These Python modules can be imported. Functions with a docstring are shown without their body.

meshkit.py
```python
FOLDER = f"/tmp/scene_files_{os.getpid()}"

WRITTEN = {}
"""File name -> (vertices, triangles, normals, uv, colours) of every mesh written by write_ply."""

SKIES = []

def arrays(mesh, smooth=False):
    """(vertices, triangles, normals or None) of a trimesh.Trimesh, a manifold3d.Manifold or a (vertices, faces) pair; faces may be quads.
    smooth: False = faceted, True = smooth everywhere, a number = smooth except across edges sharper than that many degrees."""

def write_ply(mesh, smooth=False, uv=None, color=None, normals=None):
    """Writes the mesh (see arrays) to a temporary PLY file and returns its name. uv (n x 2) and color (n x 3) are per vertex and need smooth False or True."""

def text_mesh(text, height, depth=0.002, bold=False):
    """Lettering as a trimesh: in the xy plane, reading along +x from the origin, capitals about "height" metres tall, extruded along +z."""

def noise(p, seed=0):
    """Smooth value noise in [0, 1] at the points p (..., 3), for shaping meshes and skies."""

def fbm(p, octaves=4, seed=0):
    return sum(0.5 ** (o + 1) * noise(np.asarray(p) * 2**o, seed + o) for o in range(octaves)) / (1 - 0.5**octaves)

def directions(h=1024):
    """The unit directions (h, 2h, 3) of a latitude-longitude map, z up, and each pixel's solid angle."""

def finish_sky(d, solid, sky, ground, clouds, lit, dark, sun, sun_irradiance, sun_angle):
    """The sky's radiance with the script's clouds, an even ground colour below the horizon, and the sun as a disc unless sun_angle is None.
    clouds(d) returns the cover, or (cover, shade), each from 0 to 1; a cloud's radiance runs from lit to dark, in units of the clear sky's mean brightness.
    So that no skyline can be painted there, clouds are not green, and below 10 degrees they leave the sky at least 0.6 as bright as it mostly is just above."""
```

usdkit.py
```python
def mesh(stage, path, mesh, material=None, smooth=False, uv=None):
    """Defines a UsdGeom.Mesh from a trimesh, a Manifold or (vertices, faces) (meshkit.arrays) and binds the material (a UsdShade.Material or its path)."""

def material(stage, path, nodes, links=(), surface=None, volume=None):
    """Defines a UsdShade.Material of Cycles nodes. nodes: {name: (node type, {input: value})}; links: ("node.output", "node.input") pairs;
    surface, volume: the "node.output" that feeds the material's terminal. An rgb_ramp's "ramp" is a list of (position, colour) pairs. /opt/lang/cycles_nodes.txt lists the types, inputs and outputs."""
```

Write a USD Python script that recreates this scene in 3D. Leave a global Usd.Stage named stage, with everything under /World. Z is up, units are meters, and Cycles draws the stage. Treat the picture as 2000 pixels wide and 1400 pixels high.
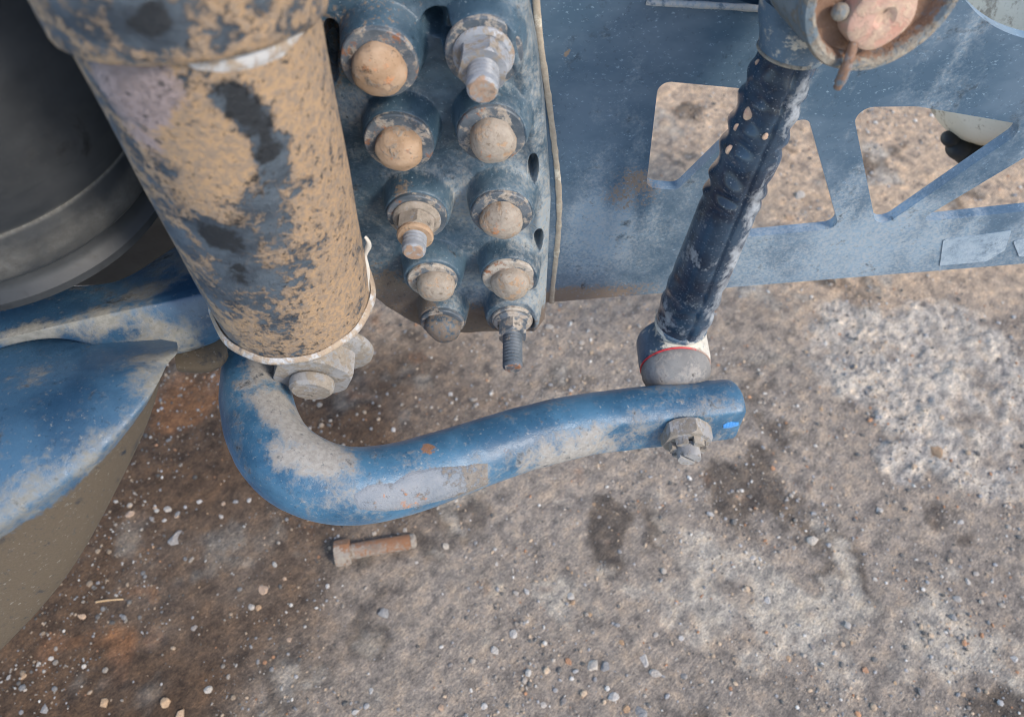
import math, random, numpy as np, trimesh, usdkit, meshkit
from pxr import Usd, UsdGeom, UsdLux, UsdShade, Sdf, Gf, Vt
import manifold3d as m3
from shapely.geometry import Polygon, Point, LineString
from shapely.ops import unary_union

stage = Usd.Stage.CreateInMemory()
UsdGeom.SetStageUpAxis(stage, UsdGeom.Tokens.z)
UsdGeom.SetStageMetersPerUnit(stage, 1.0)
UsdGeom.Xform.Define(stage, '/World')
UsdGeom.Scope.Define(stage, '/World/Looks')
L = '/World/Looks/'
rng = np.random.default_rng(7)

# ------------------------------------------------------------------ camera
H = 1.0                       # eye height above the yard
PITCH = math.radians(56.0)    # looking down
F = 1444.0                    # focal length in photo pixels (2000 wide)
cam = UsdGeom.Camera.Define(stage, '/World/camera')
cam.AddTranslateOp().Set((0, 0, H))
cam.AddRotateXOp().Set(90 - 56.0)
cam.CreateHorizontalApertureAttr(36.0)
cam.CreateVerticalApertureAttr(36.0 * 716 / 1024)
cam.CreateFocalLengthAttr(F / 2000 * 36.0)
cam.CreateClippingRangeAttr((0.01, 1000))
cam.CreateFStopAttr(6.8)
cam.CreateFocusDistanceAttr(0.58)
cam.CreateExposureAttr(1.26)

# ------------------------------------------------------------------ sky and sun
SUN = np.array([0.62, -0.42, 0.66]); SUN /= np.linalg.norm(SUN)
usdkit.material(stage, L + 'sky', {
    'sky': ('sky_texture', {'sky_type': 'single_scattering', 'sun_disc': False, 'sun_elevation': math.asin(SUN[2]),
                            'sun_rotation': math.atan2(SUN[0], SUN[1])}),
    'bg': ('background_shader', {'strength': 0.15})}, [('sky.color', 'bg.color')], surface='bg.background')
dome = UsdLux.DomeLight.Define(stage, '/World/sky')
UsdShade.MaterialBindingAPI.Apply(dome.GetPrim()).Bind(UsdShade.Material.Get(stage, L + 'sky'))
dome.GetPrim().SetCustomDataByKey('kind', 'structure')
sun = UsdLux.DistantLight.Define(stage, '/World/sun')
sun.CreateNormalizeAttr(True); sun.CreateIntensityAttr(0.40); sun.CreateAngleAttr(12.0); sun.CreateColorAttr(Gf.Vec3f(1.0, 0.9, 0.77))
zax = Gf.Vec3d(*map(float, SUN))
sun.AddTransformOp().Set(Gf.Matrix4d().SetRotate(Gf.Rotation(Gf.Vec3d(0, 0, 1), zax)))

# ------------------------------------------------------------------ helpers
CP, SP = math.cos(PITCH), math.sin(PITCH)
def ray(px, py):
    a, b = (px - 1000) / F, (700 - py) / F
    return np.array([a, CP + SP * b, -SP + CP * b])
def at(px, py, t):            # the point of the place seen at a photo pixel at depth t metres
    return ray(px, py) * t + (0, 0, H)
def on_wall(px, py, y):       # ... on the upright plane at distance y
    r = ray(px, py); return r * (y / r[1]) + (0, 0, H)
def on_ground(px, py, z=0.0):
    r = ray(px, py); return r * ((z - H) / r[2]) + (0, 0, H)

USED = {}
def numbered(parent, name):
    k = USED.get((parent, name), -1) + 1; USED[(parent, name)] = k
    return f'{parent}/{name}' if k == 0 else f'{parent}/{name}_{k:03d}'
ORIGIN = {}
def tag(p, label=None, cat=None, group=None, kind=None):
    p = p.GetPrim() if hasattr(p, 'GetPrim') else p
    for k, v in (('label', label), ('category', cat), ('group', group), ('kind', kind)):
        if v: p.SetCustomDataByKey(k, v)
    return p
def thing(name, label, cat, loc, group=None):
    path = numbered('/World', name)
    x = UsdGeom.Xform.Define(stage, path); x.AddTranslateOp().Set(tuple(map(float, loc)))
    ORIGIN[path] = np.asarray(loc, float)
    return tag(x, label, cat, group)
def obj(name, mesh, mat, parent=None, smooth=35, mask=None, label=None, kind=None):
    """one Mesh prim; vertices given in world metres; mask(v) -> n x 3 wear channels (dust, rust, bare)"""
    pp = '/World' if parent is None else str(parent.GetPath())
    path = numbered(pp, name)
    root = '/World/' + path.split('/')[2]
    o = ORIGIN.get(root, np.zeros(3))
    v, f, n = meshkit.arrays(mesh, smooth)
    mk = np.zeros((len(v), 3)) if mask is None else np.asarray(mask(v), float)
    m = UsdGeom.Mesh.Define(stage, path)
    m.CreatePointsAttr(Vt.Vec3fArray.FromNumpy((v - o).astype(np.float32)))
    m.CreateFaceVertexCountsAttr(Vt.IntArray.FromNumpy(np.full(len(f), 3, np.int32)))
    m.CreateFaceVertexIndicesAttr(Vt.IntArray.FromNumpy(f.astype(np.int32).ravel()))
    m.CreateSubdivisionSchemeAttr('none')
    if n is not None:
        m.CreateNormalsAttr(Vt.Vec3fArray.FromNumpy(n.astype(np.float32))); m.SetNormalsInterpolation('vertex')
    UsdGeom.PrimvarsAPI(m).CreatePrimvar('wear', Sdf.ValueTypeNames.Color3fArray, 'vertex').Set(Vt.Vec3fArray.FromNumpy(mk.astype(np.float32)))
    UsdShade.MaterialBindingAPI.Apply(m.GetPrim()).Bind(UsdShade.Material.Get(stage, L + mat))
    return tag(m, label, kind=kind)
def const(a=0., b=0., c=0.): return lambda v: np.tile((a, b, c), (len(v), 1))
def ss(x, a, b):
    t = np.clip((x - a) / (b - a), 0, 1); return t * t * (3 - 2 * t)
def blobs(v, spots):
    """soft patches: (centre, radius, strength)"""
    out = np.zeros(len(v))
    for c, r, s in spots:
        out += s * (1 - ss(np.linalg.norm(v - np.asarray(c), axis=1), 0.35 * r, r))
    return out
def fb(v, scale, seed=0, oc=4): return meshkit.fbm(np.asarray(v) * scale + 50.0, oc, seed)
def cat(*ms): return trimesh.util.concatenate(list(ms))
def unit(a): a = np.asarray(a, float); return a / np.linalg.norm(a)
def frame(axis):
    w = unit(axis); u = unit(np.cross(w, (0, 0, 1) if abs(w[2]) < .9 else (1, 0, 0))); return u, np.cross(w, u), w
def lathe(base, axis, prof, n=64, rad=None):
    """revolve (radius, height) pairs about axis from base"""
    u, v, w = frame(axis); prof = np.asarray(prof, float); k = len(prof)
    th = np.linspace(0, 2 * np.pi, n, endpoint=False)
    P = []
    for r, h in prof:
        rr = np.full(n, r) if rad is None else rad(r, h, th)
        P.append(np.asarray(base) + np.outer(rr * np.cos(th), u) + np.outer(rr * np.sin(th), v) + h * w)
    P = np.concatenate(P); fc = []
    for i in range(k - 1):
        a = i * n + np.arange(n); b = i * n + (np.arange(n) + 1) % n
        fc += [np.stack([a, b, b + n], 1), np.stack([a, b + n, a + n], 1)]
    m = trimesh.Trimesh(P, np.concatenate(fc), process=True); m.merge_vertices()
    m.update_faces(m.nondegenerate_faces()); 
    if m.is_watertight and m.volume < 0: m.invert()
    return m
def smooth_path(pts, n):
    from scipy.interpolate import CubicSpline
    pts = np.asarray(pts, float); d = np.r_[0, np.cumsum(np.linalg.norm(np.diff(pts[:, :3], axis=0), axis=1))]
    return CubicSpline(d, pts)(np.linspace(0, d[-1], n))
def tube(path, rad, n=48, shape=None, caps=True, up=(0, -1, 0)):
    """tube along path; rad scalar or per-point; shape(s, th) -> radius factor"""
    path = np.asarray(path, float); K = len(path)
    T = np.gradient(path, axis=0); T /= np.linalg.norm(T, axis=1)[:, None]
    rad = np.broadcast_to(rad, K); th = np.linspace(0, 2 * np.pi, n, endpoint=False); V = []
    u = np.asarray(up, float)
    for i in range(K):
        u = unit(u - T[i] * (u @ T[i])); w = np.cross(T[i], u)
        r = rad[i] * (1 if shape is None else shape(i / (K - 1), th))
        V.append(path[i] + np.outer(r * np.cos(th) * np.ones(n), u) + np.outer(r * np.sin(th) * np.ones(n), w))
    V = np.concatenate(V); fc = []
    for i in range(K - 1):
        a = i * n + np.arange(n); b = i * n + (np.arange(n) + 1) % n
        fc += [np.stack([a, b, b + n], 1), np.stack([a, b + n, a + n], 1)]
    if caps:
        V = np.vstack([V, path[:1], path[-1:]]); c0, c1 = len(V) - 2, len(V) - 1
        a = np.arange(n); b = (a + 1) % n
        fc += [np.stack([b, a, np.full(n, c0)], 1), np.stack([a, b, np.full(n, c1)], 1) + [[(K - 1) * n, (K - 1) * n, 0]]]
    m = trimesh.Trimesh(V, np.concatenate(fc), process=False)
    if m.volume < 0: m.invert()
    return m
def sheet(P):
    """grid of points (rows, cols, 3) -> mesh"""
    P = np.asarray(P, float); r, c = P.shape[:2]; i = np.arange(r * c).reshape(r, c)
    q = np.stack([i[:-1, :-1], i[:-1, 1:], i[1:, 1:], i[1:, :-1]], -1).reshape(-1, 4)
    return trimesh.Trimesh(P.reshape(-1, 3), np.vstack([q[:, [0, 1, 2]], q[:, [0, 2, 3]]]), process=False)
def hexprism(base, axis, r, h, ch=0.0015, turn=0.0, crown=None):
    """hexagonal nut with chamfered corners (intersection with a coned cylinder)"""
    u, v, w = frame(axis)
    hx = m3.CrossSection([[(r * math.cos(a + turn), r * math.sin(a + turn)) for a in np.arange(6) * math.pi / 3]]).extrude(h)
    cone = m3.Manifold.revolve(m3.CrossSection([[(0, 0), (r * .9, 0), (r * 1.02, ch * 1.4), (r * 1.02, h - ch * 1.4), (r * .9, h), (0, h)]]), 48)
    m = hx ^ cone
    if crown is not None: m = crown(m)
    a = m.to_mesh(); P = a.vert_properties[:, :3]
    return trimesh.Trimesh(np.asarray(base) + np.outer(P[:, 0], u) + np.outer(P[:, 1], v) + np.outer(P[:, 2], w), a.tri_verts, process=False)
def thread(base, axis, r, length, pitch=0.0034):
    prof = [(0, 0), (r, 0)]; h = 0.0006
    while h + pitch < length - .002:
        prof += [(r, h), (r * .80, h + pitch * .5), (r, h + pitch * .9)]; h += pitch
    prof += [(r * .95, length - .0015), (r * .78, length), (r * .3, length + .0002), (0, length - .0004)]
    return lathe(base, axis, prof, 40)
def slab(poly, y0, y1):
    """shapely polygon in (x, z) extruded from y0 (front) to y1, edges softened by a small chamfer"""
    c = 0.0008
    def ext(p, a, b):
        out = []
        for g in getattr(p, 'geoms', [p]):
            t = trimesh.creation.extrude_polygon(g, b - a, engine='earcut'); V = t.vertices
            out.append(trimesh.Trimesh(np.stack([V[:, 0], a + V[:, 2], V[:, 1]], 1), t.faces[:, ::-1], process=False))
        return cat(*out)
    return ext(poly, y0, y1)

# ------------------------------------------------------------------ materials
def worn(name, base, base2, dust, dust2, rust=(.22, .085, .03), rough=.42, dust_scale=60, amp=2.2, edge=.14, spec=.5, speck=1.0, speck_scale=220, bump=.25, bumpd=.0012, rustamp=1.6, coat=0., light=.35, dark=.3, fleck=520., film=.0):
    """painted or bare metal with broken-up dust (wear.r), rust or mud (wear.g); light and dark flecks all over"""
    m = 'math'
    N = {
        'geo': ('geometry', {}),
        'map': ('mapping', {'rotation': (0.3, 0.5, 0.2)}), 'map2': ('mapping', {'location': (3.1, 1.7, 2.3), 'rotation': (0, .6, 0), 'scale': (1, 1, 1.7)}),
        'w': ('attribute', {'attribute': 'wear'}), 'ws': ('separate_color', {'color_type': 'rgb'}),
        'n1': ('noise_texture', {'scale': dust_scale, 'detail': 8.0, 'roughness': .66, 'distortion': .25}),
        'n2': ('noise_texture', {'scale': speck_scale, 'detail': 5.0, 'roughness': .65}),
        'n3': ('noise_texture', {'scale': dust_scale * .4, 'detail': 5.0, 'roughness': .6}),
        'n4': ('noise_texture', {'scale': speck_scale * 4, 'detail': 3.0, 'roughness': .65}),
        'n5': ('noise_texture', {'scale': fleck, 'detail': 3.0, 'roughness': .7}),
        'n6': ('noise_texture', {'scale': fleck * .8, 'detail': 3.0, 'roughness': .7}),
        'a1': (m, {'math_type': 'subtract', 'value2': .5}), 'a2': (m, {'math_type': 'multiply_add', 'value2': amp}),
        'a3': (m, {'math_type': 'subtract', 'value2': .5}), 'a4': (m, {'math_type': 'multiply_add', 'value2': speck}),
        'df': ('map_range', {'range_type': 'smoothstep', 'from_min': .5 - edge, 'from_max': .5 + edge, 'clamp': True}),
        'r1': (m, {'math_type': 'subtract', 'value2': .5}), 'r2': (m, {'math_type': 'multiply_add', 'value2': rustamp}),
        'r3': (m, {'math_type': 'subtract', 'value2': .5}), 'r4': (m, {'math_type': 'multiply_add', 'value2': rustamp * .6}),
        'rf': ('map_range', {'range_type': 'smoothstep', 'from_min': .36, 'from_max': .68, 'clamp': True}),
        'b0': ('map_range', {'range_type': 'smoothstep', 'from_min': .36, 'from_max': .64, 'clamp': True}),
        'b1': ('mix_color', {'a': base, 'b': base2}),
        'd0': ('map_range', {'range_type': 'smoothstep', 'from_min': .38, 'from_max': .62, 'clamp': True}),
        'd1': ('mix_color', {'a': dust, 'b': dust2}),
        'rr': ('mix_color', {'a': rust, 'b': tuple(min(1, c * 1.7 + .01) for c in rust)}),
        'c1': ('mix_color', {}), 'c2': ('mix_color', {}),
        'lf': ('map_range', {'range_type': 'smoothstep', 'from_min': .615, 'from_max': .70, 'to_max': light, 'clamp': True}),
        'dk': ('map_range', {'range_type': 'smoothstep', 'from_min': .60, 'from_max': .68, 'to_max': dark, 'clamp': True}),
        'c3': ('mix_color', {'b': tuple(min(.6, c * 1.15) for c in dust)}), 'c4': ('mix_color', {'b': tuple(c * .35 for c in base)}),
        'k1': (m, {'math_type': 'multiply_add', 'value2': 3.4}), 'kf': ('map_range', {'range_type': 'smoothstep', 'from_min': .30, 'from_max': .80, 'clamp': True}), 'c5': ('mix_color', {'b': tuple(c * .22 for c in base)}),
        'ro': ('mix_float', {'a': rough, 'b': .92}), 'ro2': ('mix_float', {'b': .85}),
        'hh': (m, {'math_type': 'multiply_add', 'value2': .55}), 'hh2': (m, {'math_type': 'multiply_add', 'value2': .8}),
        'bp': ('bump', {'strength': bump, 'distance': bumpd}),
        'p': ('principled_bsdf', {'specular_ior_level': spec, 'coat_weight': coat, 'coat_roughness': .2})}
    K = [('geo.position', 'map.vector'), ('geo.position', 'map2.vector'), ('map2.vector', 'n5.vector'), ('map2.vector', 'n3.vector')] + [('map.vector', f'n{i}.vector') for i in (1, 2, 4, 6)]
    K += [('w.color', 'ws.color'), ('n1.fac', 'a1.value1'), ('a1.value', 'a2.value1'), ('ws.r', 'a2.value3'),
         ('n2.fac', 'a3.value1'), ('a3.value', 'a4.value1'), ('a2.value', 'a4.value3'), ('a4.value', 'df.value'),
         ('n2.fac', 'r1.value1'), ('r1.value', 'r2.value1'), ('ws.g', 'r2.value3'), ('n3.fac', 'r3.value1'), ('r3.value', 'r4.value1'), ('r2.value', 'r4.value3'), ('r4.value', 'rf.value'),
         ('n3.fac', 'b0.value'), ('b0.result', 'b1.fac'), ('n2.fac', 'd0.value'), ('d0.result', 'd1.fac'), ('n4.fac', 'rr.fac'), ('df.result', 'c1.fac'), ('b1.result', 'c1.a'), ('d1.result', 'c1.b'),
         ('rf.result', 'c2.fac'), ('c1.result', 'c2.a'), ('rr.result', 'c2.b'),
         ('n5.fac', 'lf.value'), ('n6.fac', 'dk.value'), ('lf.result', 'c3.fac'), ('c2.result', 'c3.a'), ('dk.result', 'c4.fac'), ('c3.result', 'c4.a'), ('a1.value', 'k1.value1'), ('ws.b', 'k1.value3'), ('k1.value', 'kf.value'), ('kf.result', 'c5.fac'), ('c4.result', 'c5.a'), ('c5.result', 'p.base_color'),
         ('df.result', 'ro.fac'), ('ro.result', 'ro2.a'), ('rf.result', 'ro2.fac'), ('ro2.result', 'p.roughness'),
         ('n4.fac', 'hh.value1'), ('df.result', 'hh.value3'), ('n2.fac', 'hh2.value1'), ('hh.value', 'hh2.value3'), ('hh2.value', 'bp.height'), ('bp.normal', 'p.normal')]
    return usdkit.material(stage, L + name, N, K, surface='p.BSDF')

worn('chassis_paint', (.05, .08, .11), (.08, .115, .15), (.25, .28, .30), (.33, .32, .30), rough=.40, dust_scale=40, speck_scale=330, bump=.12, bumpd=.0006)
worn('cast_paint', (.030, .060, .095), (.075, .12, .165), (.27, .27, .26), (.22, .20, .17), rough=.45, dust_scale=38, speck_scale=260, bump=.3, bumpd=.0012)
worn('bar_paint', (.020, .066, .118), (.044, .116, .186), (.27, .255, .23), (.21, .195, .175), rough=.34, dust_scale=60, amp=2.0, edge=.34, speck=1.1, speck_scale=280, bump=.28, bumpd=.001, fleck=360, light=.5, dark=.45, rust=(.13, .065, .035))
worn('shock_paint', (.024, .034, .046), (.065, .085, .105), (.36, .235, .130), (.235, .175, .125), rough=.5, dust_scale=100, amp=2.1, edge=.17, speck=1.5, speck_scale=300, bump=.7, bumpd=.0022, rust=(.19, .15, .145), rustamp=.9, fleck=260, light=.15, dark=.8)
worn('link_paint', (.006, .011, .020), (.016, .032, .052), (.30, .32, .34), (.22, .235, .25), rough=.20, dust_scale=48, edge=.25, speck=.8, bump=.2, bumpd=.0008, light=.5)
worn('dusty_cap', (.28, .185, .115), (.35, .25, .17), (.30, .26, .215), (.25, .21, .17), rust=(.31, .14, .065), rough=.9, dust_scale=110, bump=.5, bumpd=.0009, spec=.2, light=.3, dark=.4, fleck=300)
worn('washer_metal', (.045, .06, .075), (.10, .115, .13), (.36, .32, .27), (.26, .22, .18), rust=(.15, .06, .025), rough=.5, dust_scale=90, bump=.25, bumpd=.0008)
worn('zinc', (.17, .18, .195), (.27, .28, .295), (.26, .22, .18), (.20, .17, .135), rust=(.19, .125, .085), rough=.38, dust_scale=110, bump=.25, bumpd=.0006)
worn('rubber', (.012, .014, .016), (.028, .030, .032), (.10, .098, .09), (.065, .062, .056), rough=.6, dust_scale=26, amp=1.2, edge=.4, speck=.5, bump=.1, bumpd=.0008, light=.12, dark=.2)
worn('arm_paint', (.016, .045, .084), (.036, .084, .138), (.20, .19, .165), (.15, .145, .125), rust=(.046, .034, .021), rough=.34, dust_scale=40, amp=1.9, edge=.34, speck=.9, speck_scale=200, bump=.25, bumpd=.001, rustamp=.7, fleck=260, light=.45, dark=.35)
worn('eye_metal', (.09, .12, .14), (.16, .185, .195), (.28, .25, .20), (.20, .165, .125), rust=(.135, .075, .045), rough=.5, dust_scale=80, bump=.6, bumpd=.0015)
worn('pink_cap', (.38, .20, .145), (.45, .28, .21), (.45, .33, .23), (.36, .24, .18), rust=(.22, .10, .055), rough=.75, dust_scale=140, bump=.5, bumpd=.0009)
worn('cream_paint', (.52, .47, .37), (.60, .55, .45), (.36, .31, .24), (.30, .25, .19), rough=.5, dust_scale=20, bump=.1)
worn('black_plastic_and_shade', (.006, .006, .006), (.012, .012, .012), (.05, .045, .04), (.04, .035, .03), rough=.6)
worn('red_seal', (.42, .02, .025), (.50, .04, .045), (.3, .22, .18), (.25, .18, .15), rough=.45)
worn('boot_rubber', (.13, .125, .12), (.19, .185, .175), (.27, .25, .225), (.22, .2, .18), rough=.8, dust_scale=60, bump=.2)
worn('peeling_film', (.42, .39, .34), (.50, .46, .40), (.50, .40, .18), (.45, .36, .16), rough=.6, dust_scale=60)
worn('rusty_steel', (.13, .09, .065), (.19, .15, .12), (.25, .215, .175), (.20, .17, .14), rust=(.135, .060, .026), rough=.85, dust_scale=140, bump=.5, bumpd=.001)
worn('twig_bark', (.35, .22, .11), (.42, .28, .15), (.4, .3, .2), (.35, .25, .16), rough=.8)
worn('blue_paint_chip', (.04, .19, .48), (.06, .24, .52), (.3, .3, .3), (.25, .25, .25), rough=.4)
worn('bare_patch', (.125, .145, .17), (.18, .19, .205), (.19, .17, .15), (.15, .13, .11), rust=(.22, .105, .055), rough=.55, dust_scale=80, bump=.6, bumpd=.0012, dark=.5)
worn('plate_paint', (.044, .082, .122), (.076, .118, .162), (.175, .245, .305), (.25, .28, .30), rust=(.125, .095, .072), rough=.33, dust_scale=40, amp=1.3, edge=.45, speck=.9, speck_scale=380, bump=.10, bumpd=.0005, rustamp=1.3, light=.7, dark=.3, fleck=300)
worn('decal', (.22, .28, .33), (.28, .33, .37), (.19, .245, .295), (.15, .20, .25), rough=.6, dust_scale=70, amp=1.8, edge=.3)
worn('bracket_paint', (.024, .048, .070), (.055, .092, .122), (.20, .245, .275), (.26, .26, .245), rust=(.10, .078, .060), rough=.38, dust_scale=60, amp=1.5, edge=.4, speck=.9, speck_scale=300, bump=.35, bumpd=.001, rustamp=2.0, light=.6, dark=.4, fleck=380)
worn('peel_white', (.37, .365, .36), (.44, .435, .43), (.33, .26, .185), (.28, .21, .15), rough=.7, dust_scale=90, edge=.2, bump=.5)
worn('nut_grey', (.20, .195, .19), (.27, .26, .25), (.25, .215, .175), (.20, .17, .135), rough=.75, dust_scale=90, bump=.4, bumpd=.001)
worn('joint_paint', (.028, .055, .085), (.07, .11, .15), (.46, .44, .39), (.38, .35, .30), rough=.45, dust_scale=55, bump=.3, bumpd=.001, rust=(.36, .33, .27))

usdkit.material(stage, L + 'dirt', {
    'geo': ('geometry', {}), 'w': ('attribute', {'attribute': 'wear'}),
    'map': ('mapping', {'mapping_type': 'texture', 'rotation': (0, 0, .72), 'scale': (1.45, .8, 1)}),
    'n1': ('noise_texture', {'scale': 300., 'detail': 6., 'roughness': .72}),
    'n2': ('noise_texture', {'scale': 900., 'detail': 4., 'roughness': .7}),
    'mp2': ('mapping', {'mapping_type': 'texture', 'rotation': (0, 0, .72), 'scale': (.040, .010, 1)}), 'n4': ('noise_texture', {'scale': 1., 'detail': 5., 'roughness': .65}),
    'r4': ('rgb_ramp', {'ramp': [(.3, (.66, .66, .68)), (.5, (1, 1, 1)), (.68, (1.28, 1.24, 1.18))]}), 'm4': ('mix_color', {'blend_type': 'multiply', 'fac': .8, 'use_clamp_result': False}),
    'n3': ('noise_texture', {'scale': 45., 'detail': 5., 'roughness': .6}),
    'r1': ('rgb_ramp', {'ramp': [(.28, (.42, .42, .43)), (.43, (.80, .80, .80)), (.53, (1.02, 1.0, .98)), (.68, (1.55, 1.5, 1.4))]}),
    'r2': ('rgb_ramp', {'ramp': [(.3, (.58, .57, .58)), (.5, (.98, .98, .98)), (.7, (1.45, 1.4, 1.35))]}),
    'r3': ('rgb_ramp', {'ramp': [(.34, (.62, .63, .66)), (.5, (1.0, 1.0, 1.0)), (.66, (1.28, 1.2, 1.1))]}),
    'm1': ('mix_color', {'blend_type': 'multiply', 'fac': 1., 'use_clamp_result': False}),
    'm2': ('mix_color', {'blend_type': 'multiply', 'fac': 1., 'use_clamp_result': False}),
    'm3': ('mix_color', {'blend_type': 'multiply', 'fac': 1., 'use_clamp_result': False}),
    'h': ('math', {'math_type': 'multiply_add', 'value2': .5}),
    'bp': ('bump', {'strength': 1.0, 'distance': .0042}),
    'p': ('principled_bsdf', {'roughness': .95, 'specular_ior_level': .2})},
    [('geo.position', 'map.vector'), ('map.vector', 'n1.vector'), ('map.vector', 'n2.vector'), ('geo.position', 'n3.vector'),
     ('n1.fac', 'r1.fac'), ('n2.fac', 'r2.fac'), ('n3.fac', 'r3.fac'), ('w.color', 'm1.a'), ('r1.color', 'm1.b'), ('m1.result', 'm2.a'), ('r2.color', 'm2.b'),
     ('m2.result', 'm3.a'), ('r3.color', 'm3.b'), ('geo.position', 'mp2.vector'), ('mp2.vector', 'n4.vector'), ('n4.fac', 'r4.fac'), ('m3.result', 'm4.a'), ('r4.color', 'm4.b'), ('m4.result', 'p.base_color'),
     ('n2.fac', 'h.value1'), ('n1.fac', 'h.value3'), ('h.value', 'bp.height'), ('bp.normal', 'p.normal')], surface='p.BSDF')
usdkit.material(stage, L + 'grit', {
    'geo': ('geometry', {}), 'w': ('attribute', {'attribute': 'wear'}),
    'n': ('noise_texture', {'scale': 400., 'detail': 4.}), 'r': ('rgb_ramp', {'ramp': [(.3, (.7, .7, .7)), (.7, (1.2, 1.18, 1.15))]}),
    'm': ('mix_color', {'blend_type': 'multiply', 'fac': 1., 'use_clamp_result': False}),
    'p': ('principled_bsdf', {'roughness': .85, 'specular_ior_level': .3})},
    [('geo.position', 'n.vector'), ('n.fac', 'r.fac'), ('w.color', 'm.a'), ('r.color', 'm.b'), ('m.result', 'p.base_color')], surface='p.BSDF')
def stone(name, ramp):
    usdkit.material(stage, L + name, {
        'oi': ('object_info', {}), 'tc': ('texture_coordinate', {}), 'n': ('noise_texture', {'scale': 3., 'detail': 6., 'roughness': .65}),
        'r': ('rgb_ramp', {'ramp': ramp}), 'v': ('rgb_ramp', {'ramp': [(.25, (.6, .58, .56)), (.5, (.95, .94, .93)), (.75, (1.15, 1.13, 1.1))]}),
        'm': ('mix_color', {'blend_type': 'multiply', 'fac': 1., 'use_clamp_result': False}),
        'bp': ('bump', {'strength': .5, 'distance': .15}),
        'p': ('principled_bsdf', {'roughness': .8, 'specular_ior_level': .35})},
        [('oi.random', 'r.fac'), ('tc.object', 'n.vector'), ('n.fac', 'v.fac'), ('r.color', 'm.a'), ('v.color', 'm.b'), ('m.result', 'p.base_color'),
         ('n.fac', 'bp.height'), ('bp.normal', 'p.normal')], surface='p.BSDF')
stone('white_stone', [(0, (.40, .35, .30)), (.5, (.50, .47, .44)), (1, (.46, .40, .33))])
stone('tan_stone', [(0, (.42, .27, .16)), (.4, (.50, .34, .21)), (.7, (.44, .31, .22)), (1, (.38, .19, .10))])
stone('grey_stone', [(0, (.24, .235, .235)), (.5, (.31, .295, .28)), (1, (.26, .225, .20))])

# ================================================================== the ground
def ground_z(x, y):
    p = np.stack([x, y, np.zeros_like(x)], -1)
    z = .020 * (fb(p, 2.6, 3, 3) - .5) + .010 * (fb(p, 14, 5, 4) - .5) + .0045 * (fb(p, 70, 9, 4) - .5)
    d = crust(p)
    z = z + d * (.003 + .014 * (fb(p, 30, 21, 4) - .5) + .008 * (fb(p, 120, 23, 2) - .5))
    far = np.clip((np.hypot(x, y - .6) - 2.0) / 4.0, 0, 1)
    return z * (1 - far)
G = lambda px, py: on_ground(px, py, .0)
CR = [(G(1700, 700), .13), (G(1850, 690), .15), (G(1950, 780), .13), (G(1800, 820), .09), (G(1900, 880), .10), (G(1640, 650), .08), (G(1760, 900), .05)]
def crust(p):
    out = 0
    for c, r in CR:
        q = p[..., :2] - c[:2]
        out = np.maximum(out, 1 - ss(np.hypot(q[..., 0], q[..., 1]), .45 * r, r))
    n = fb(p, 16, 31, 4)
    return ss(out + (n - .5) * 1.8 + (fb(p, 70, 33, 3) - .5) * 1.2, .15, 1.05) * ss(out, .0, .35)
def patches(p, lst):
    out = 0
    for px, py, r, s in lst:
        c = G(px, py); q = p[..., :2] - c[:2]
        out = out + s * (1 - ss(np.hypot(q[..., 0], q[..., 1]), .3 * r, r))
    return out
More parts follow.
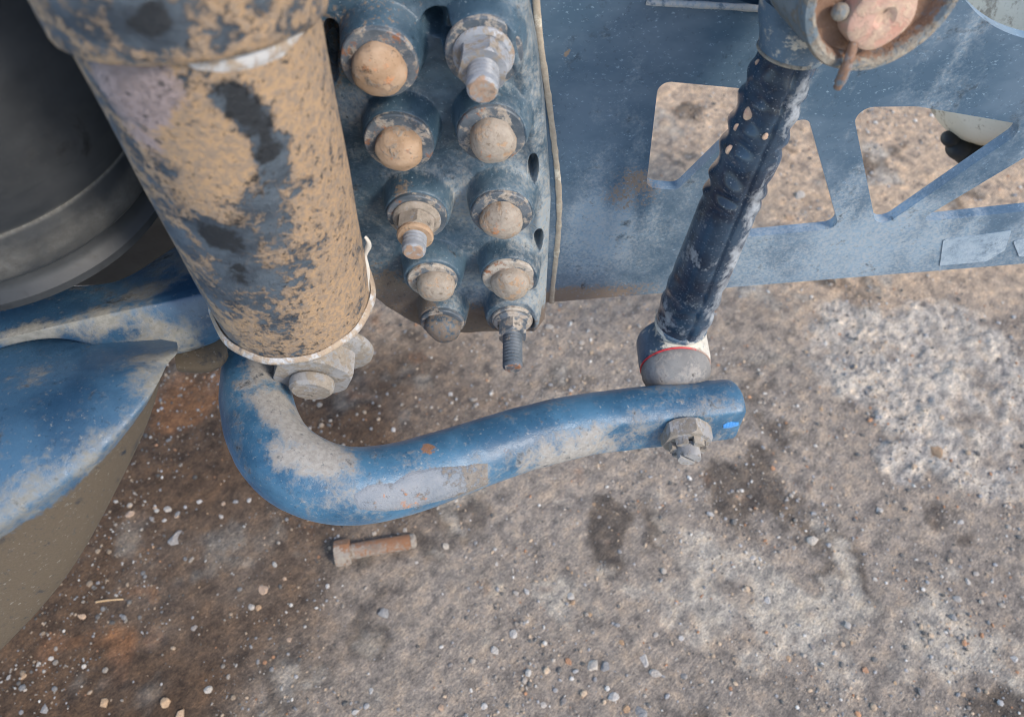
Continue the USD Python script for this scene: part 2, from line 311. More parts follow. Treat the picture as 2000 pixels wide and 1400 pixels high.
def ground_col(v):
    p = v.copy(); p[:, 2] = 0
    g1, g2, g3 = fb(p, 3.4, 41, 4), fb(p, 11, 43, 5), fb(p, 30, 47, 4)
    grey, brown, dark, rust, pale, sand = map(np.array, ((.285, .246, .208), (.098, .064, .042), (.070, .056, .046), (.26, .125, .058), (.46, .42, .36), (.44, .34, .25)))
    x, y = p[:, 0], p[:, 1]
    # brown soil to the left, its colour darkened for the truck's shade, dusty grey to the right, sandy beyond the frame
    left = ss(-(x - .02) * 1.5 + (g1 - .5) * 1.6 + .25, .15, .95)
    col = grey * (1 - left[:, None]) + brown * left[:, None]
    back = ss(y + (g1 - .5) * .25, .66, .86)[:, None]
    col = col * (1 - back) + sand * back
    dk = ss(patches(p, [(1230, 1050, .09, .9), (1190, 1010, .05, .5), (1470, 980, .10, .55), (1390, 960, .07, .4), (1620, 1130, .12, .4), (1500, 900, .10, .35), (800, 690, .08, .45), (640, 840, .10, .45), (860, 1010, .10, .35),
                        (1100, 780, .10, .3), (700, 1180, .12, .3), (1950, 1390, .06, .9), (480, 1390, .12, .35), (1480, 790, .09, .3), (1330, 1390, .08, .4), (250, 1330, .08, .2), (1850, 1000, .08, .35), (1350, 215, .05, .6), (1700, 320, .05, .5), (1560, 300, .06, .5), (1330, 300, .05, .3), (1780, 300, .06, .6), (1900, 400, .06, .5), (1650, 560, .08, .4)]) + (g2 - .5) * 2.0 + (g3 - .5) * 1.6 - .05, .25, .75)[:, None]
    col = col * (1 - .75 * dk) + dark * .75 * dk
    pl = (1 - .75 * left) * ss(patches(p, [(1430, 1180, .16, .55), (1250, 1100, .09, .25), (1600, 1290, .12, .4), (1330, 1010, .09, .4), (1900, 1250, .10, .55), (1700, 1280, .12, .3), (1100, 1010, .07, .2), (980, 720, .08, .3), (1200, 650, .1, .2), (1880, 1120, .05, .3)]) + (g2 - .5) * 2.2 + (g3 - .5) * 1.4, .3, .85); pl = pl[:, None]
    col = col * (1 - .8 * pl) + pale * .8 * pl
    ru = ss(patches(p, [(820, 690, .04, .5), (760, 620, .05, .6), (400, 760, .10, .65), (330, 800, .08, .5), (700, 750, .06, .45), (290, 960, .08, .5), (620, 1035, .05, .7), (1120, 930, .05, .5), (1130, 610, .06, .35), (150, 1290, .12, .25), (270, 1220, .08, .35),
                        (700, 1060, .06, .3), (1480, 600, .05, .35), (1350, 940, .05, .4)]) + (g3 - .5) * 1.7 - .1, .3, .95)[:, None]
    col = col * (1 - .65 * ru) + rust * .65 * ru
    c = crust(p)[:, None]
    col = col * (1 - .85 * c) + np.array((.50, .465, .415)) * .8 * c
    wob = (.8 + .4 * fb(p, 60, 51, 4))[:, None]
    return np.clip(col * wob, .02, .8)
xs = np.unique(np.r_[-40., -20, -10, -6, -4, -3, -2.2, -1.6, -1.2, -.95, np.arange(-.8, 1.25, .0029), 1.3, 1.4, 1.6, 2, 2.6, 3.4, 5, 8, 14, 25, 40])
ys = np.unique(np.r_[-40., -20, -10, -5, -3, -2, -1.2, -.7, -.4, -.2, -.05, np.arange(0.0, .9, .0029), np.arange(.9, 1.7, .005), 1.8, 2, 2.3, 2.8, 3.5, 5, 8, 14, 25, 40, 80])
X, Y = np.meshgrid(xs, ys)
gm = sheet(np.stack([X, Y, ground_z(X, Y)], -1))
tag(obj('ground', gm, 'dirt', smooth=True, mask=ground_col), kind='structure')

# ================================================================== chassis side plate
PY = .462                                     # front face of the plate
def W(px, py, y=PY): p = on_wall(px, py, y); return (p[0], p[2])
outer = Polygon([(-.21, H - .13), (-.21, H - .52), W(1040, 593), W(1080, 590), W(1440, 560), W(2000, 515), (.95, H - .476), (.95, H - .13)])
def rounded(pts, r): return Polygon(pts).buffer(-r).buffer(r, quad_segs=10)
holes = [rounded([W(1286, 158), W(1520, 180), W(1322, 372), W(1262, 366)], .0085),
         rounded([W(1572, 205), W(1640, 446), W(1390, 470)], .008),
         rounded([W(1664, 210), W(1790, 208), W(2012, 246), W(1713, 450)], .010),
         rounded([W(2040, 285), W(2170, 395), W(1788, 435)], .005),
         rounded([W(2100, 250), W(2330, 270), W(2200, 390)], .01)]
p1, p2 = np.array(W(1885, 0)), np.array(W(2000, 75)); R = .13
mid = (p1 + p2) / 2; d = p2 - p1; n_ = np.array([-d[1], d[0]]) / np.linalg.norm(d)
cc = mid + n_ * math.sqrt(R * R - (d @ d) / 4)
plate_poly = outer.difference(unary_union(holes)).difference(Point(cc).buffer(R, 48)).difference(Polygon([W(1270, 2), W(1494, 17), W(1494, -60), W(1270, -60)]))
plate_m = slab(plate_poly, PY, PY + .010)
# refine so that the wear has vertices to live on
def refine(m, e): 
    v, f = trimesh.remesh.subdivide_to_size(m.vertices, m.faces, e, max_iter=12); return trimesh.Trimesh(v, f, process=True)
frame_thing = thing('chassis_frame', 'blue grey truck frame plate with large cut-out openings, running along behind the bolted bracket', 'truck frame', (.3, PY, H - .45))
bottom_line = lambda x: np.interp(x, [-.2, .042, .489, .95], [H - .60, H - .598, H - .537, H - .478])
def plate_wear_sheen(v):
    sheen_streaks = fb(v * (9, 1, .8), 9, 65, 4) - .5  # vertical streaks in the dust mask stand in for blurred reflections
    du = .13 + .25 * (fb(v, 14, 61) - .5) + 1.1 * sheen_streaks * ss(v[:, 2], H - .56, H - .46) - .25 * ss(v[:, 2], H - .42, H - .30) * (1 - ss(v[:, 0], .08, .22))  # less dust at the upper left paints in its deep blue shading
    du = du + .30 * ss(v[:, 0], -.02, .25) * ss(-(v[:, 2] - H + .38), 0, .1)
    du += blobs(v, [(on_wall(1150, 470, PY), .07, .35), (on_wall(1190, 440, PY), .06, .25), (on_wall(1550, 520, PY), .10, .2), (on_wall(1750, 480, PY), .08, .25)])
    mud = (1 - ss(v[:, 2] - bottom_line(v[:, 0]) + .02 * (fb(v, 30, 63) - .5), .022, .052)) * (1 - ss(v[:, 0], .09, .20)) * .75
    mud += blobs(v, [(on_wall(1235, 375, PY), .040, .42), (on_wall(1255, 335, PY), .03, .22), (on_wall(1110, 105, PY), .004, .9)])
    return np.stack([du, mud, np.zeros(len(v))], 1)
obj('side_plate', refine(plate_m, .010), 'plate_paint', frame_thing, smooth=28, mask=plate_wear_sheen)
# rubbed-off paint stickers on the lower chord
for q in [[(1842, 468), (1975, 450), (1962, 488), (1925, 510), (1835, 518)], [(1978, 470), (2060, 452), (2060, 500), (1990, 500)]]:
    pg = rounded([W(*a) for a in q], .002)
    obj('worn_decal', slab(pg, PY - .0007, PY + .002), 'decal', frame_thing, smooth=False, mask=const(.42))
# weld bead on the upper edge and the dark channel behind it
wb = smooth_path([on_wall(1262, 4, PY), on_wall(1330, 8, PY), on_wall(1420, 13, PY), on_wall(1500, 19, PY)], 40)
obj('weld_bead', tube(wb, .0022 * (1 + .5 * (fb(wb, 150, 9) - .5)), 10), 'chassis_paint', frame_thing, smooth=True, mask=const(.75))
obj('upper_channel', slab(Polygon([(.06, H - .30), (.20, H - .30), (.20, H - .12), (.06, H - .12)]), PY + .016, PY + .024), 'cast_paint', frame_thing, mask=const(.1))
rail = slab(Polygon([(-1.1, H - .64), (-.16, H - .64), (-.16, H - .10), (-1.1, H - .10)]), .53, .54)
obj('left_rail', rail, 'black_plastic_and_shade', frame_thing, mask=const(-.8))  # rail coloured black to stand for the shade behind the bellows
# sealant along the bracket's edge
sl = smooth_path([on_wall(x, y, PY - .0004) for x, y in [(1046, -20), (1052, 60), (1066, 160), (1082, 280), (1092, 400), (1084, 520), (1077, 592)]], 70)
wv = .0021 * (.7 + .9 * fb(sl, 120, 5))
sb = sheet(np.stack([sl + np.outer(wv * k, (1, 0, .03)) + np.outer(np.full(70, h_), (0, -1, 0)) for k, h_ in ((-1, -.0006), (-.7, .0007), (.2, .0010), (.8, .0006), (1.1, -.0006))]))
if sb.face_normals[:, 1].mean() > 0: sb.invert()
obj('sealant_bead', sb, 'cream_paint', frame_thing, smooth=True, mask=lambda v: np.stack([.75 + 1.2 * (fb(v, 60, 3) - .5), 0 * v[:, 0], 0 * v[:, 0]], 1))

# ================================================================== bolted cast bracket
BY = .4262
LCOL = [(742, 120), (780, 275), (815, 420), (845, 545), (864, 627)]
RCOL = [(945, 100), (960, 260), (980, 415), (995, 540), (1001, 622)]
FRONT = .4045
centres = [on_wall(x, y, FRONT) for x, y in LCOL + RCOL]
def bwx(pts): return np.array([[on_wall(x, y, BY)[2], on_wall(x, y, BY)[0]] for x, y in pts])
RE = bwx([(1030, -150), (1032, 40), (1050, 130), (1066, 250), (1076, 400), (1070, 520), (1066, 600), (1062, 660)])
def xr(z): return np.interp(-z, -RE[:, 0], RE[:, 1])
BO = bwx([(700, 560), (760, 605), (850, 652), (930, 656), (1000, 655), (1052, 650)])
nu, nv = 330, 520
uu = np.linspace(0, 1, nu); vv = np.linspace(0, 1, nv)
U, V_ = np.meshgrid(uu, vv)
xl = -.150
x0 = xl + U * (.033 - xl)
zb = np.interp(x0, BO[:, 1], BO[:, 0]); zt = H - .165
# rounded lower right and upper right corners
Z = zb + V_ * (zt - zb)
Xb = xl + U * (xr(Z) - xl)
Xb = Xb - .018 * U * np.clip(1 - (Z - zb) / .018, 0, 1) ** 2
Xb = Xb - .055 * U ** 3 * ss(Z, H - .235, H - .165)
def boss_h(x, z):
    h = np.zeros_like(x); cut = np.zeros_like(x)
    for i, c in enumerate(centres):
        d = np.hypot(x - c[0], z - c[2]); r = .0240
        if i in (4,): r = .021
        w = 1 - ss(d, r - .0004, r + .0042)
        sk = .0055 * np.exp(-np.clip(d - r, 0, None) / .0065)
        h = np.maximum(h, w * (BY - FRONT)) + np.where(d > r, sk * (1 - w), 0)
    return h
def slots(x, z):
    cut = np.zeros_like(x)
    for px, py, rx, rz in [(1041, 320, .0036, .0125), (1051, 462, .0036, .0125), (1036, 588, .0032, .008), (655, 80, .007, .014), (868, 40, .013, .009), (640, 120, .006, .014)]:
        c = on_wall(px, py, BY); q = ((x - c[0]) / rx) ** 2 + ((z - c[2]) / rz) ** 2
        cut = np.maximum(cut, 1 - ss(np.sqrt(q), .7, 1.15))
    return cut
pp = np.stack([Xb, np.zeros_like(Xb), Z], -1)
h = boss_h(Xb, Z)
h = np.where(h < .015, h + .0035 * (fb(pp, 22, 71, 3) - .5), h) + .0014 * (fb(pp, 120, 73, 3) - .5)
h = h - .026 * slots(Xb, Z)
dr = (xr(Z) - Xb)
h += .0045 * np.exp(-((dr - .010) / .005) ** 2)                     # raised rim along the right edge
edge = np.minimum(np.minimum(dr.clip(0), (Z - zb)), 1)
edge = np.minimum(np.where(U > .5, (1 - U) * .16 + .0001, 1), (V_) * .33)
rr = .008; e = np.clip(edge, 0, rr); h -= rr - np.sqrt(np.maximum(rr * rr - (rr - e) ** 2, 0))
grid = np.stack([Xb, BY - h, Z], -1)
# side walls: fold the border back to the plate
back = grid[:, -1:, :].copy(); back[..., 1] = PY - .002
low = np.concatenate([grid, back], 1)
bot = low[:1].copy(); bot[..., 1] = PY - .002
full = np.concatenate([bot, low], 0)
bm = sheet(full)
if bm.face_normals[:, 1].mean() > 0: bm.invert()
brk = thing('bolted_bracket', 'dark cast bracket with two columns of domed rivets and nuts, right of the dusty shock', 'bracket', (-.04, BY, H - .42))
def brk_wear(v):
    du = .27 + .5 * (fb(v, 26, 81) - .5) - .22 * (v[:, 1] < BY - .006)
    du += .25 * ss(v[:, 0], -.05, .03)
    du += blobs(v, [(on_wall(910, 400, BY), .035, .4), (on_wall(900, 560, BY), .04, .35), (on_wall(1050, 440, BY), .05, .3), (on_wall(1045, 560, BY), .05, .35), (on_wall(690, 205, BY), .02, .35), (on_wall(880, 385, BY), .012, .6), (on_wall(1010, 340, BY), .03, .25), (on_wall(1060, 420, BY), .02, .3)])
    du -= blobs(v, [(on_wall(850, 60, BY), .06, .25), (on_wall(900, 200, BY), .04, .3), (on_wall(720, 350, BY), .03, .2)])
    line = H - .540 + .05 * (v[:, 0] + .12) + .03 * (fb(v, 25, 83) - .5)
    mud = (1 - ss(v[:, 2] - line - .05 * ss(-v[:, 0], .03, .12), -.025, .025)) * .80
    mud += blobs(v, [(on_wall(770, 355, BY - .02), .020, .75), (on_wall(700, 30, BY), .06, .30), (on_wall(690, 120, BY), .05, .3)])
    return np.stack([du, mud, 0 * du], 1)
obj('bracket_casting', bm, 'bracket_paint', brk, smooth=40, mask=brk_wear)
AX = np.array([0, -1.0, 0])
def capwear(s): return lambda v: np.stack([(.20 if s < 103 else .75) + .9 * (fb(v, 60, s) - .5), .08 + 1.0 * (fb(v, 75, s + 7) - .5) + .0 * v[:, 0], 0 * v[:, 0]], 1)
def dome(c, r, s, mat='dusty_cap'):
    tilt = unit(AX + np.array([rng.normal(0, .03), 0, rng.normal(0, .03)]))
    prof = [(0, 0), (r * .98, 0), (r, .0006), (r * 1.0, .0050)] + [(r * math.cos(a), .0050 + r * .62 * math.sin(a)) for a in np.linspace(.08, math.pi / 2, 12)]
    m = lathe(c, tilt, prof, 56, rad=lambda rr_, hh, th: rr_ * (1 + .022 * np.sin(3 * th + s) + .012 * np.sin(7 * th + 2 * s)))
    v = m.vertices; d = v - np.asarray(c)
    nx = unit(rng.normal(size=3) * (1, .3, 1) + (0, -.9, 0)); flat = np.clip(d @ nx - r * rng.uniform(.72, .86), 0, None)   # a hammered flat
    v = v - np.outer(flat, nx) * .45 + d * (.09 * (fb(v, 130, 400 + s, 3) - .5))[:, None]
    return trimesh.Trimesh(v, m.faces, process=False)
for i, c in enumerate(centres):
    wr = [.0236, .0236, .0226, .0208, .0195, .0236, .0232, .0230, .0225, .0185][i]
    c = c.copy(); y0 = FRONT + .0005
    wash = lathe((c[0], y0, c[2]), AX, [(0, 0), (wr, 0), (wr + .0002, .0008), (wr, .0030), (wr - .0008, .0038), (wr * .55, .0040), (0, .0040)], 56, rad=lambda r_, h_, th: r_ * (1 + .008 * np.sin(5 * th + i)))
    wm = (lambda s: lambda v: np.stack([.36 + .7 * (fb(v, 70, s) - .5) + (.35 if s in (93, 98, 99) else 0), .18 + .9 * (fb(v, 90, s + 3) - .5), 0 * v[:, 0]], 1))(90 + i)
    f0 = (c[0], y0 - .0040, c[2])
    if i in (2, 5, 9):
        fl = {2: .0180, 5: .0185, 9: .0165}[i]; hr = {2: .0150, 5: .0160, 9: .0138}[i]
        dusty = {2: .8, 5: .45, 9: .5}[i]
        zw = (lambda s, d: lambda v: np.stack([d + .7 * (fb(v, 80, s) - .5), .12 + .8 * (fb(v, 80, s + 5) - .5), 0 * v[:, 0]], 1))(110 + i, dusty)
        mt = 'zinc' if i != 9 else 'washer_metal'
        flange = lathe(f0, AX, [(0, 0), (fl, 0), (fl + .0003, .0012), (fl - .0004, .0024), (hr * 1.0, .0042), (0, .0042)], 48)
        nut = hexprism((c[0], f0[1] - .0035, c[2]), AX, hr, .0135, turn={2: .35, 5: .25, 9: .5}[i])
        p = obj('flange_nut', cat(flange, nut), mt, brk, smooth=25, mask=zw)
        obj('washer', wash, 'washer_metal', p, mask=wm)
        tl = {2: .0185, 5: .0190, 9: .034}[i]; tr = {2: .0090, 5: .0096, 9: .0088}[i]
        if i == 2:
            obj('nut_collar', lathe((c[0], f0[1] - .0165, c[2]), AX, [(0, 0), (.0135, 0), (.0137, .0025), (.0125, .0040), (0, .0040)], 40), 'dusty_cap', p, mask=capwear(5))
        zc = lambda v: np.stack([.12 + .5 * ss(-(v[:, 1] - (f0[1] - .0165 - tl + .003)), 0, .004), .0 + .55 * ss(-(v[:, 1] - (f0[1] - .0165 - tl + .003)), 0, .003), 0 * v[:, 0]], 1)
        obj('threaded_stud', thread((c[0], f0[1] - .0165, c[2]), AX, tr, tl), mt, p, smooth=25, mask=zc)
    else:
        r = {0: .0166, 1: .0160, 3: .0160, 4: .0165, 6: .0160, 7: .0161, 8: .0160}[i]
        off = {0: .0, 1: .0005, 3: .003, 4: .0005, 6: .0005, 7: .0, 8: .001}[i]
        p = obj('domed_rivet', dome((c[0] + off, f0[1], c[2] - .001), r, i), 'dusty_cap' if i != 4 else 'bracket_paint', brk, smooth=40, mask=capwear(100 + i) if i != 4 else const(.2, .62))  # lowest left dome: muddy, and painted dark for the shade it sits in
        obj('washer', wash, 'washer_metal', p, mask=wm)

# ================================================================== shock absorber
SB, ST = np.array([-.1565, .3335, H - .411]), np.array([-.1445, .318, H - .205])
sax = unit(ST - SB); SL = np.linalg.norm(ST - SB)
su, sv, sw = frame(sax)
def cyl(px, py, r=.055):      # point of the shock's tube seen at a pixel
    d = ray(px, py); o = np.array([0, 0, H]) - SB
    d1, o1 = d - sax * (d @ sax), o - sax * (o @ sax)
    a, b, c = d1 @ d1, 2 * d1 @ o1, o1 @ o1 - r * r
    disc = max(b * b - 4 * a * c, 0); return np.array([0, 0, H]) + d * ((-b - math.sqrt(disc)) / (2 * a))
shock = thing('shock_absorber', 'fat shock absorber tube caked with orange tan dust, standing upright at the left', 'shock absorber', SB)
def shock_rad(r_, h_, th):
    return r_ * (1 + .004 * np.sin(2 * th + h_ * 30) + .003 * np.sin(5 * th + h_ * 70))
hs = np.linspace(.004, SL + .10, 140)
prof = [(0, 0), (.050, 0), (.0545, .001)] + [(.0550 - .0010 * math.exp(-hh / .01), hh) for hh in hs] + [(0, SL + .10)]
tube_m = lathe(SB, sax, prof, 160, rad=shock_rad)
def shock_wear(v):
    rgt = (v[:, 0] - SB[0]) / .055
    du = .53 + .22 * ss(rgt, -.1, .8) + .5 * (fb(v, 30, 121, 4) - .5)
    du += blobs(v, [(cyl(400, 300), .040, .25), (cyl(450, 380), .03, .22), (cyl(560, 190), .03, .15), (cyl(640, 420), .04, .15), (cyl(480, 650), .04, .15), (cyl(650, 600), .04, .15)])
    du -= blobs(v, [(cyl(440, 180), .010, .6), (cyl(470, 205), .012, .75), (cyl(500, 240), .013, .8), (cyl(528, 290), .014, .75), (cyl(535, 330), .013, .6), (cyl(505, 390), .016, .5), (cyl(440, 475), .020, .85), (cyl(460, 535), .016, .6), (cyl(400, 450), .014, .5), (cyl(520, 440), .024, .28), (cyl(560, 380), .018, .22), (cyl(550, 500), .035, .22), (cyl(500, 560), .03, .20), (cyl(355, 470), .018, .45), (cyl(560, 630), .022, .2), (cyl(420, 580), .02, .3), (cyl(330, 330), .01, .2)])
    cl = ss(-rgt, .52, .80) * .75 * ss(v[:, 2], H - .34, H - .22)     # smooth greyed band down the left
    cl += blobs(v, [(cyl(235, 150), .032, .55), (cyl(300, 140), .026, .35), (cyl(262, 225), .026, .45), (cyl(290, 300), .020, .35), (cyl(330, 210), .02, .15)])
    du -= .3 * ss(-rgt, .5, .9) * (1 - ss(v[:, 2], H - .40, H - .30))
    bk = .75 * blobs(v, [(cyl(515, 315), .012, .7), (cyl(495, 370), .012, .5), (cyl(470, 420), .012, .5), (cyl(450, 190), .012, .8), (cyl(475, 210), .012, 1.), (cyl(500, 245), .012, 1.), (cyl(525, 285), .011, .8), (cyl(435, 470), .017, 1.), (cyl(455, 530), .013, .9), (cyl(405, 450), .010, .7), (cyl(540, 690), .008, .6), (cyl(510, 350), .008, .4)])
    return np.stack([du, cl, bk], 1)
obj('dust_tube', tube_m, 'shock_paint', shock, smooth=50, mask=shock_wear)
ring = lathe(SB, sax, [(.0535, -.0035), (.0565, -.0035), (.0578, -.0015), (.0575, .0012), (.0552, .0030)], 120, rad=lambda r_, h_, th: r_ * (1 + .012 * np.sin(3 * th) * (h_ < .0) + .006 * np.sin(11 * th)))
obj('lower_lip', ring, 'peel_white', shock, smooth=60, mask=lambda v: np.stack([.60 + 1.0 * (fb(v, 40, 131) - .5), .0 * v[:, 0], 0 * v[:, 0]], 1))
CH = SL + .014
col = lathe(SB, sax, [(.0545, CH), (.0578, CH - .0008), (.0594, CH + .001), (.0602, CH + .004)] + [(.0604, CH + hh) for hh in np.linspace(.007, .13, 60)] + [(.052, CH + .15), (0, CH + .15)], 160, rad=lambda r_, h_, th: shock_rad(r_, h_, th) * (1 + .004 * np.sin(4 * th + 1)))
hc = (col.vertices - SB) @ sax; rc = col.vertices - SB - np.outer(hc, sax)
front = (rc @ unit((.25, -1, 0))) / .06
slump = .0205 * front + .0022 * (fb(col.vertices, 60, 139) - .5)
col = trimesh.Trimesh(col.vertices + sax * (slump * np.clip(1 - (hc - CH) / .10, 0, 1))[:, None] + rc / .06 * (.0022 * (fb(col.vertices, 45, 137, 4) - .5))[:, None], col.faces, process=False)
cy = lambda x, y: cyl(x, y, .0604)
def col_wear(v):
    du = .60 + .4 * (fb(v, 26, 141) - .5) - .8 * blobs(v, [(cy(285, 45), .016, .8), (cy(310, 20), .010, .6), (cy(255, 58), .010, .6), (cy(340, 60), .010, .5), (cy(515, 5), .010, .5), (cy(445, 70), .008, .4), (cy(150, 30), .018, .35)])
    return np.stack([du, 0 * du, .8 * blobs(v, [(cy(285, 45), .010, .9), (cy(305, 20), .007, .8), (cy(255, 50), .007, .7), (cy(320, 62), .008, .6)])], 1)
obj('upper_collar', col, 'shock_paint', shock, smooth=50, mask=col_wear)
# whitish scraped band just under the collar
def arc_patch(a_px, r, h0, h1, n=40, seed=0):
    pts = []
    for i, (px, py) in enumerate(a_px): pts.append(cyl(px, py, r))
    return np.array(pts)
def skin(px_top, px_bot, r, rows=8, cols=60, t=.0012, seed=0):
    """thin flake that follows the tube, between two pixel polylines"""
    def resample(a, n):
        a = np.asarray(a, float); d = np.r_[0, np.cumsum(np.linalg.norm(np.diff(a, axis=0), axis=1))]; s = np.linspace(0, d[-1], n)
        return np.stack([np.interp(s, d, a[:, 0]), np.interp(s, d, a[:, 1])], 1)
    A, B = resample(px_top, cols), resample(px_bot, cols); G_ = []
    for k in range(rows):
        f = k / (rows - 1); prof_ = t * math.sin(math.pi * min(max(f, .02), .98)) ** .5
        G_.append([cyl(*(A[j] * (1 - f) + B[j] * f), r + prof_ * math.sin(math.pi * min(max(j / (cols - 1), .01), .99)) ** .4 - .0006) for j in range(cols)])
    m = sheet(G_)
    if (m.face_normals @ np.array([0, -1, 1.])).mean() < 0: m.invert()
    return m
obj('scraped_band', skin([(355, 103), (400, 108), (460, 100), (520, 84), (560, 62), (592, 36)], [(330, 120), (380, 142), (440, 146), (500, 134), (552, 112), (600, 62)], .0553), 'peel_white', shock, smooth=True, mask=lambda v: np.stack([.36 + 1.1 * (fb(v, 60, 151) - .5), 0 * v[:, 0], 0 * v[:, 0]], 1))
# torn plastic film hanging at the right edge of the tube
def strip(pts, wid, n=40, nrm=(0, -1, .4)):
    p = smooth_path(pts, n); T = np.gradient(p, axis=0); T /= np.linalg.norm(T, axis=1)[:, None]
    w = np.cross(T, unit(nrm)); w /= np.linalg.norm(w, axis=1)[:, None]
    wd = np.interp(np.linspace(0, 1, n), np.linspace(0, 1, len(wid)), wid)[:, None]
    bulge = np.asarray(unit(nrm)) * .0012
    return sheet(np.stack([p - w * wd, p - w * wd * .4 + bulge, p + w * wd * .4 + bulge * 1.2, p + w * wd], 1))
fx = [at(x, y, t) for x, y, t in [(712, 462, .488), (720, 478, .494), (713, 500, .504), (717, 522, .512), (712, 545, .520), (704, 572, .531), (698, 600, .541)]]
film = strip(fx, [.0010, .0020, .0012, .0014, .0032, .0055, .0075, .0040])
film = cat(film, trimesh.Trimesh(film.vertices + (0, .0006, -.0006), film.faces[:, ::-1], process=False))
obj('torn_film', film, 'peeling_film', shock, smooth=True, mask=lambda v: np.stack([.15 + .8 * ss(-(v[:, 2] - (H - .42)), 0, .02) + .5 * (fb(v, 90, 3) - .5), 0 * v[:, 0], 0 * v[:, 0]], 1))
# lower stud with its hexagon nut under the tube
nax = unit((.02, -1, -.12)); nb = np.array([-.157, .335, H - .487])
gw = lambda k: (lambda v: np.stack([.50 + .9 * (fb(v, 50, k) - .5), 0 * v[:, 0], 0 * v[:, 0]], 1))
obj('mount_eye', lathe(SB - sax * .072 + np.array([0, .034, 0]), AX, [(0, 0), (.030, 0), (.034, .004), (.034, .034), (.030, .038), (0, .038)], 60), 'shock_paint', shock, mask=const(.4))
obj('mount_neck', lathe(SB, -sax, [(0, -.002), (.030, -.002), (.024, .012), (.022, .050), (0, .050)], 50), 'shock_paint', shock, mask=const(.4))
obj('flange_washer', lathe(nb + (.010, .006, .0), nax, [(0, 0), (.034, 0), (.0355, .002), (.0345, .006), (.028, .009), (0, .009)], 60, rad=lambda r_, h_, th: r_ * (1 + .015 * np.sin(3 * th))), 'nut_grey', shock, mask=gw(160))
obj('mount_nut', hexprism(nb + nax * .002, nax, .0330, .022, turn=.12, ch=.002), 'nut_grey', shock, smooth=25, mask=gw(161))
obj('bolt_end', lathe(nb + nax * .026, nax, [(0, 0), (.0170, 0), (.0175, .002), (.0170, .007), (.0145, .0095), (0, .0095)], 48), 'nut_grey', shock, mask=gw(163))

# ================================================================== stabilizer bar
bar_px = [(520, 640, .640), (500, 730, .612), (512, 830, .578), (562, 905, .556), (650, 945, .556), (760, 940, .568), (900, 898, .594), (1020, 858, .614), (1130, 832, .628), (1230, 818, .638), (1330, 808, .644), (1432, 798, .650)]
bp = smooth_path([at(*q) for q in bar_px], 220)
s_ = np.linspace(0, 1, 220)
brad = np.interp(s_, [0, .1, .3, .45, .6, .75, .9, 1], [.0275, .0275, .0300, .0285, .0270, .0265, .0268, .0262])
brad[-3:] = [.0260, .0256, .0238]
def bar_shape(s, th):          # flattened seat for the link's stud at the far end
    k = ss(np.array(s), .735, .775)
    x = np.cos(th); flat = .74
    return np.where(x > flat, 1 - k * (1 - flat / np.maximum(x, 1e-6)), 1) * np.ones_like(th)
bar = thing('stabilizer_bar', 'thick blue painted anti roll bar bent into a hook below the shock absorber', 'stabilizer bar', bp[110])
bm2 = tube(bp[::-1], brad[::-1], 96, lambda q, th: bar_shape(1 - q, th), up=(0, -1, .2))
bm2 = trimesh.Trimesh(bm2.vertices + bm2.vertex_normals * ((.0012 * (fb(bm2.vertices, 60, 171, 4) - .5)))[:, None], bm2.faces, process=False)
def bpt(px, py):                # nearest bar surface point to a pixel ray
    d = unit(ray(px, py)); q = bm2.vertices - (0, 0, H); dist = np.linalg.norm(q - np.outer(q @ d, d), axis=1) + .25 * (q @ d); return bm2.vertices[np.argmin(dist)]
def bar_wear(v):
    du = .10 + .6 * (fb(v, 24, 181, 4) - .5)
    du += blobs(v, [(bpt(510, 740), .030, .35), (bpt(560, 800), .034, .8), (bpt(600, 870), .036, .75), (bpt(530, 700), .030, .7), (bpt(660, 900), .022, .35), (bpt(610, 985), .02, .3), (bpt(700, 980), .03, .35),
                    (bpt(1090, 880), .026, .45), (bpt(1160, 865), .028, .5), (bpt(1050, 905), .022, .4), (bpt(1120, 900), .022, .4), (bpt(930, 945), .03, .3), (bpt(1180, 880), .016, .4), (bpt(1260, 860), .04, .22), (bpt(1400, 860), .03, .2), (bpt(820, 900), .03, .18)])
    ru = blobs(v, [(bpt(838, 873), .009, .7), (bpt(990, 880), .005, .5)])
    return np.stack([du, ru, 0 * du], 1)
obj('bar', bm2, 'bar_paint', bar, smooth=40, mask=bar_wear)
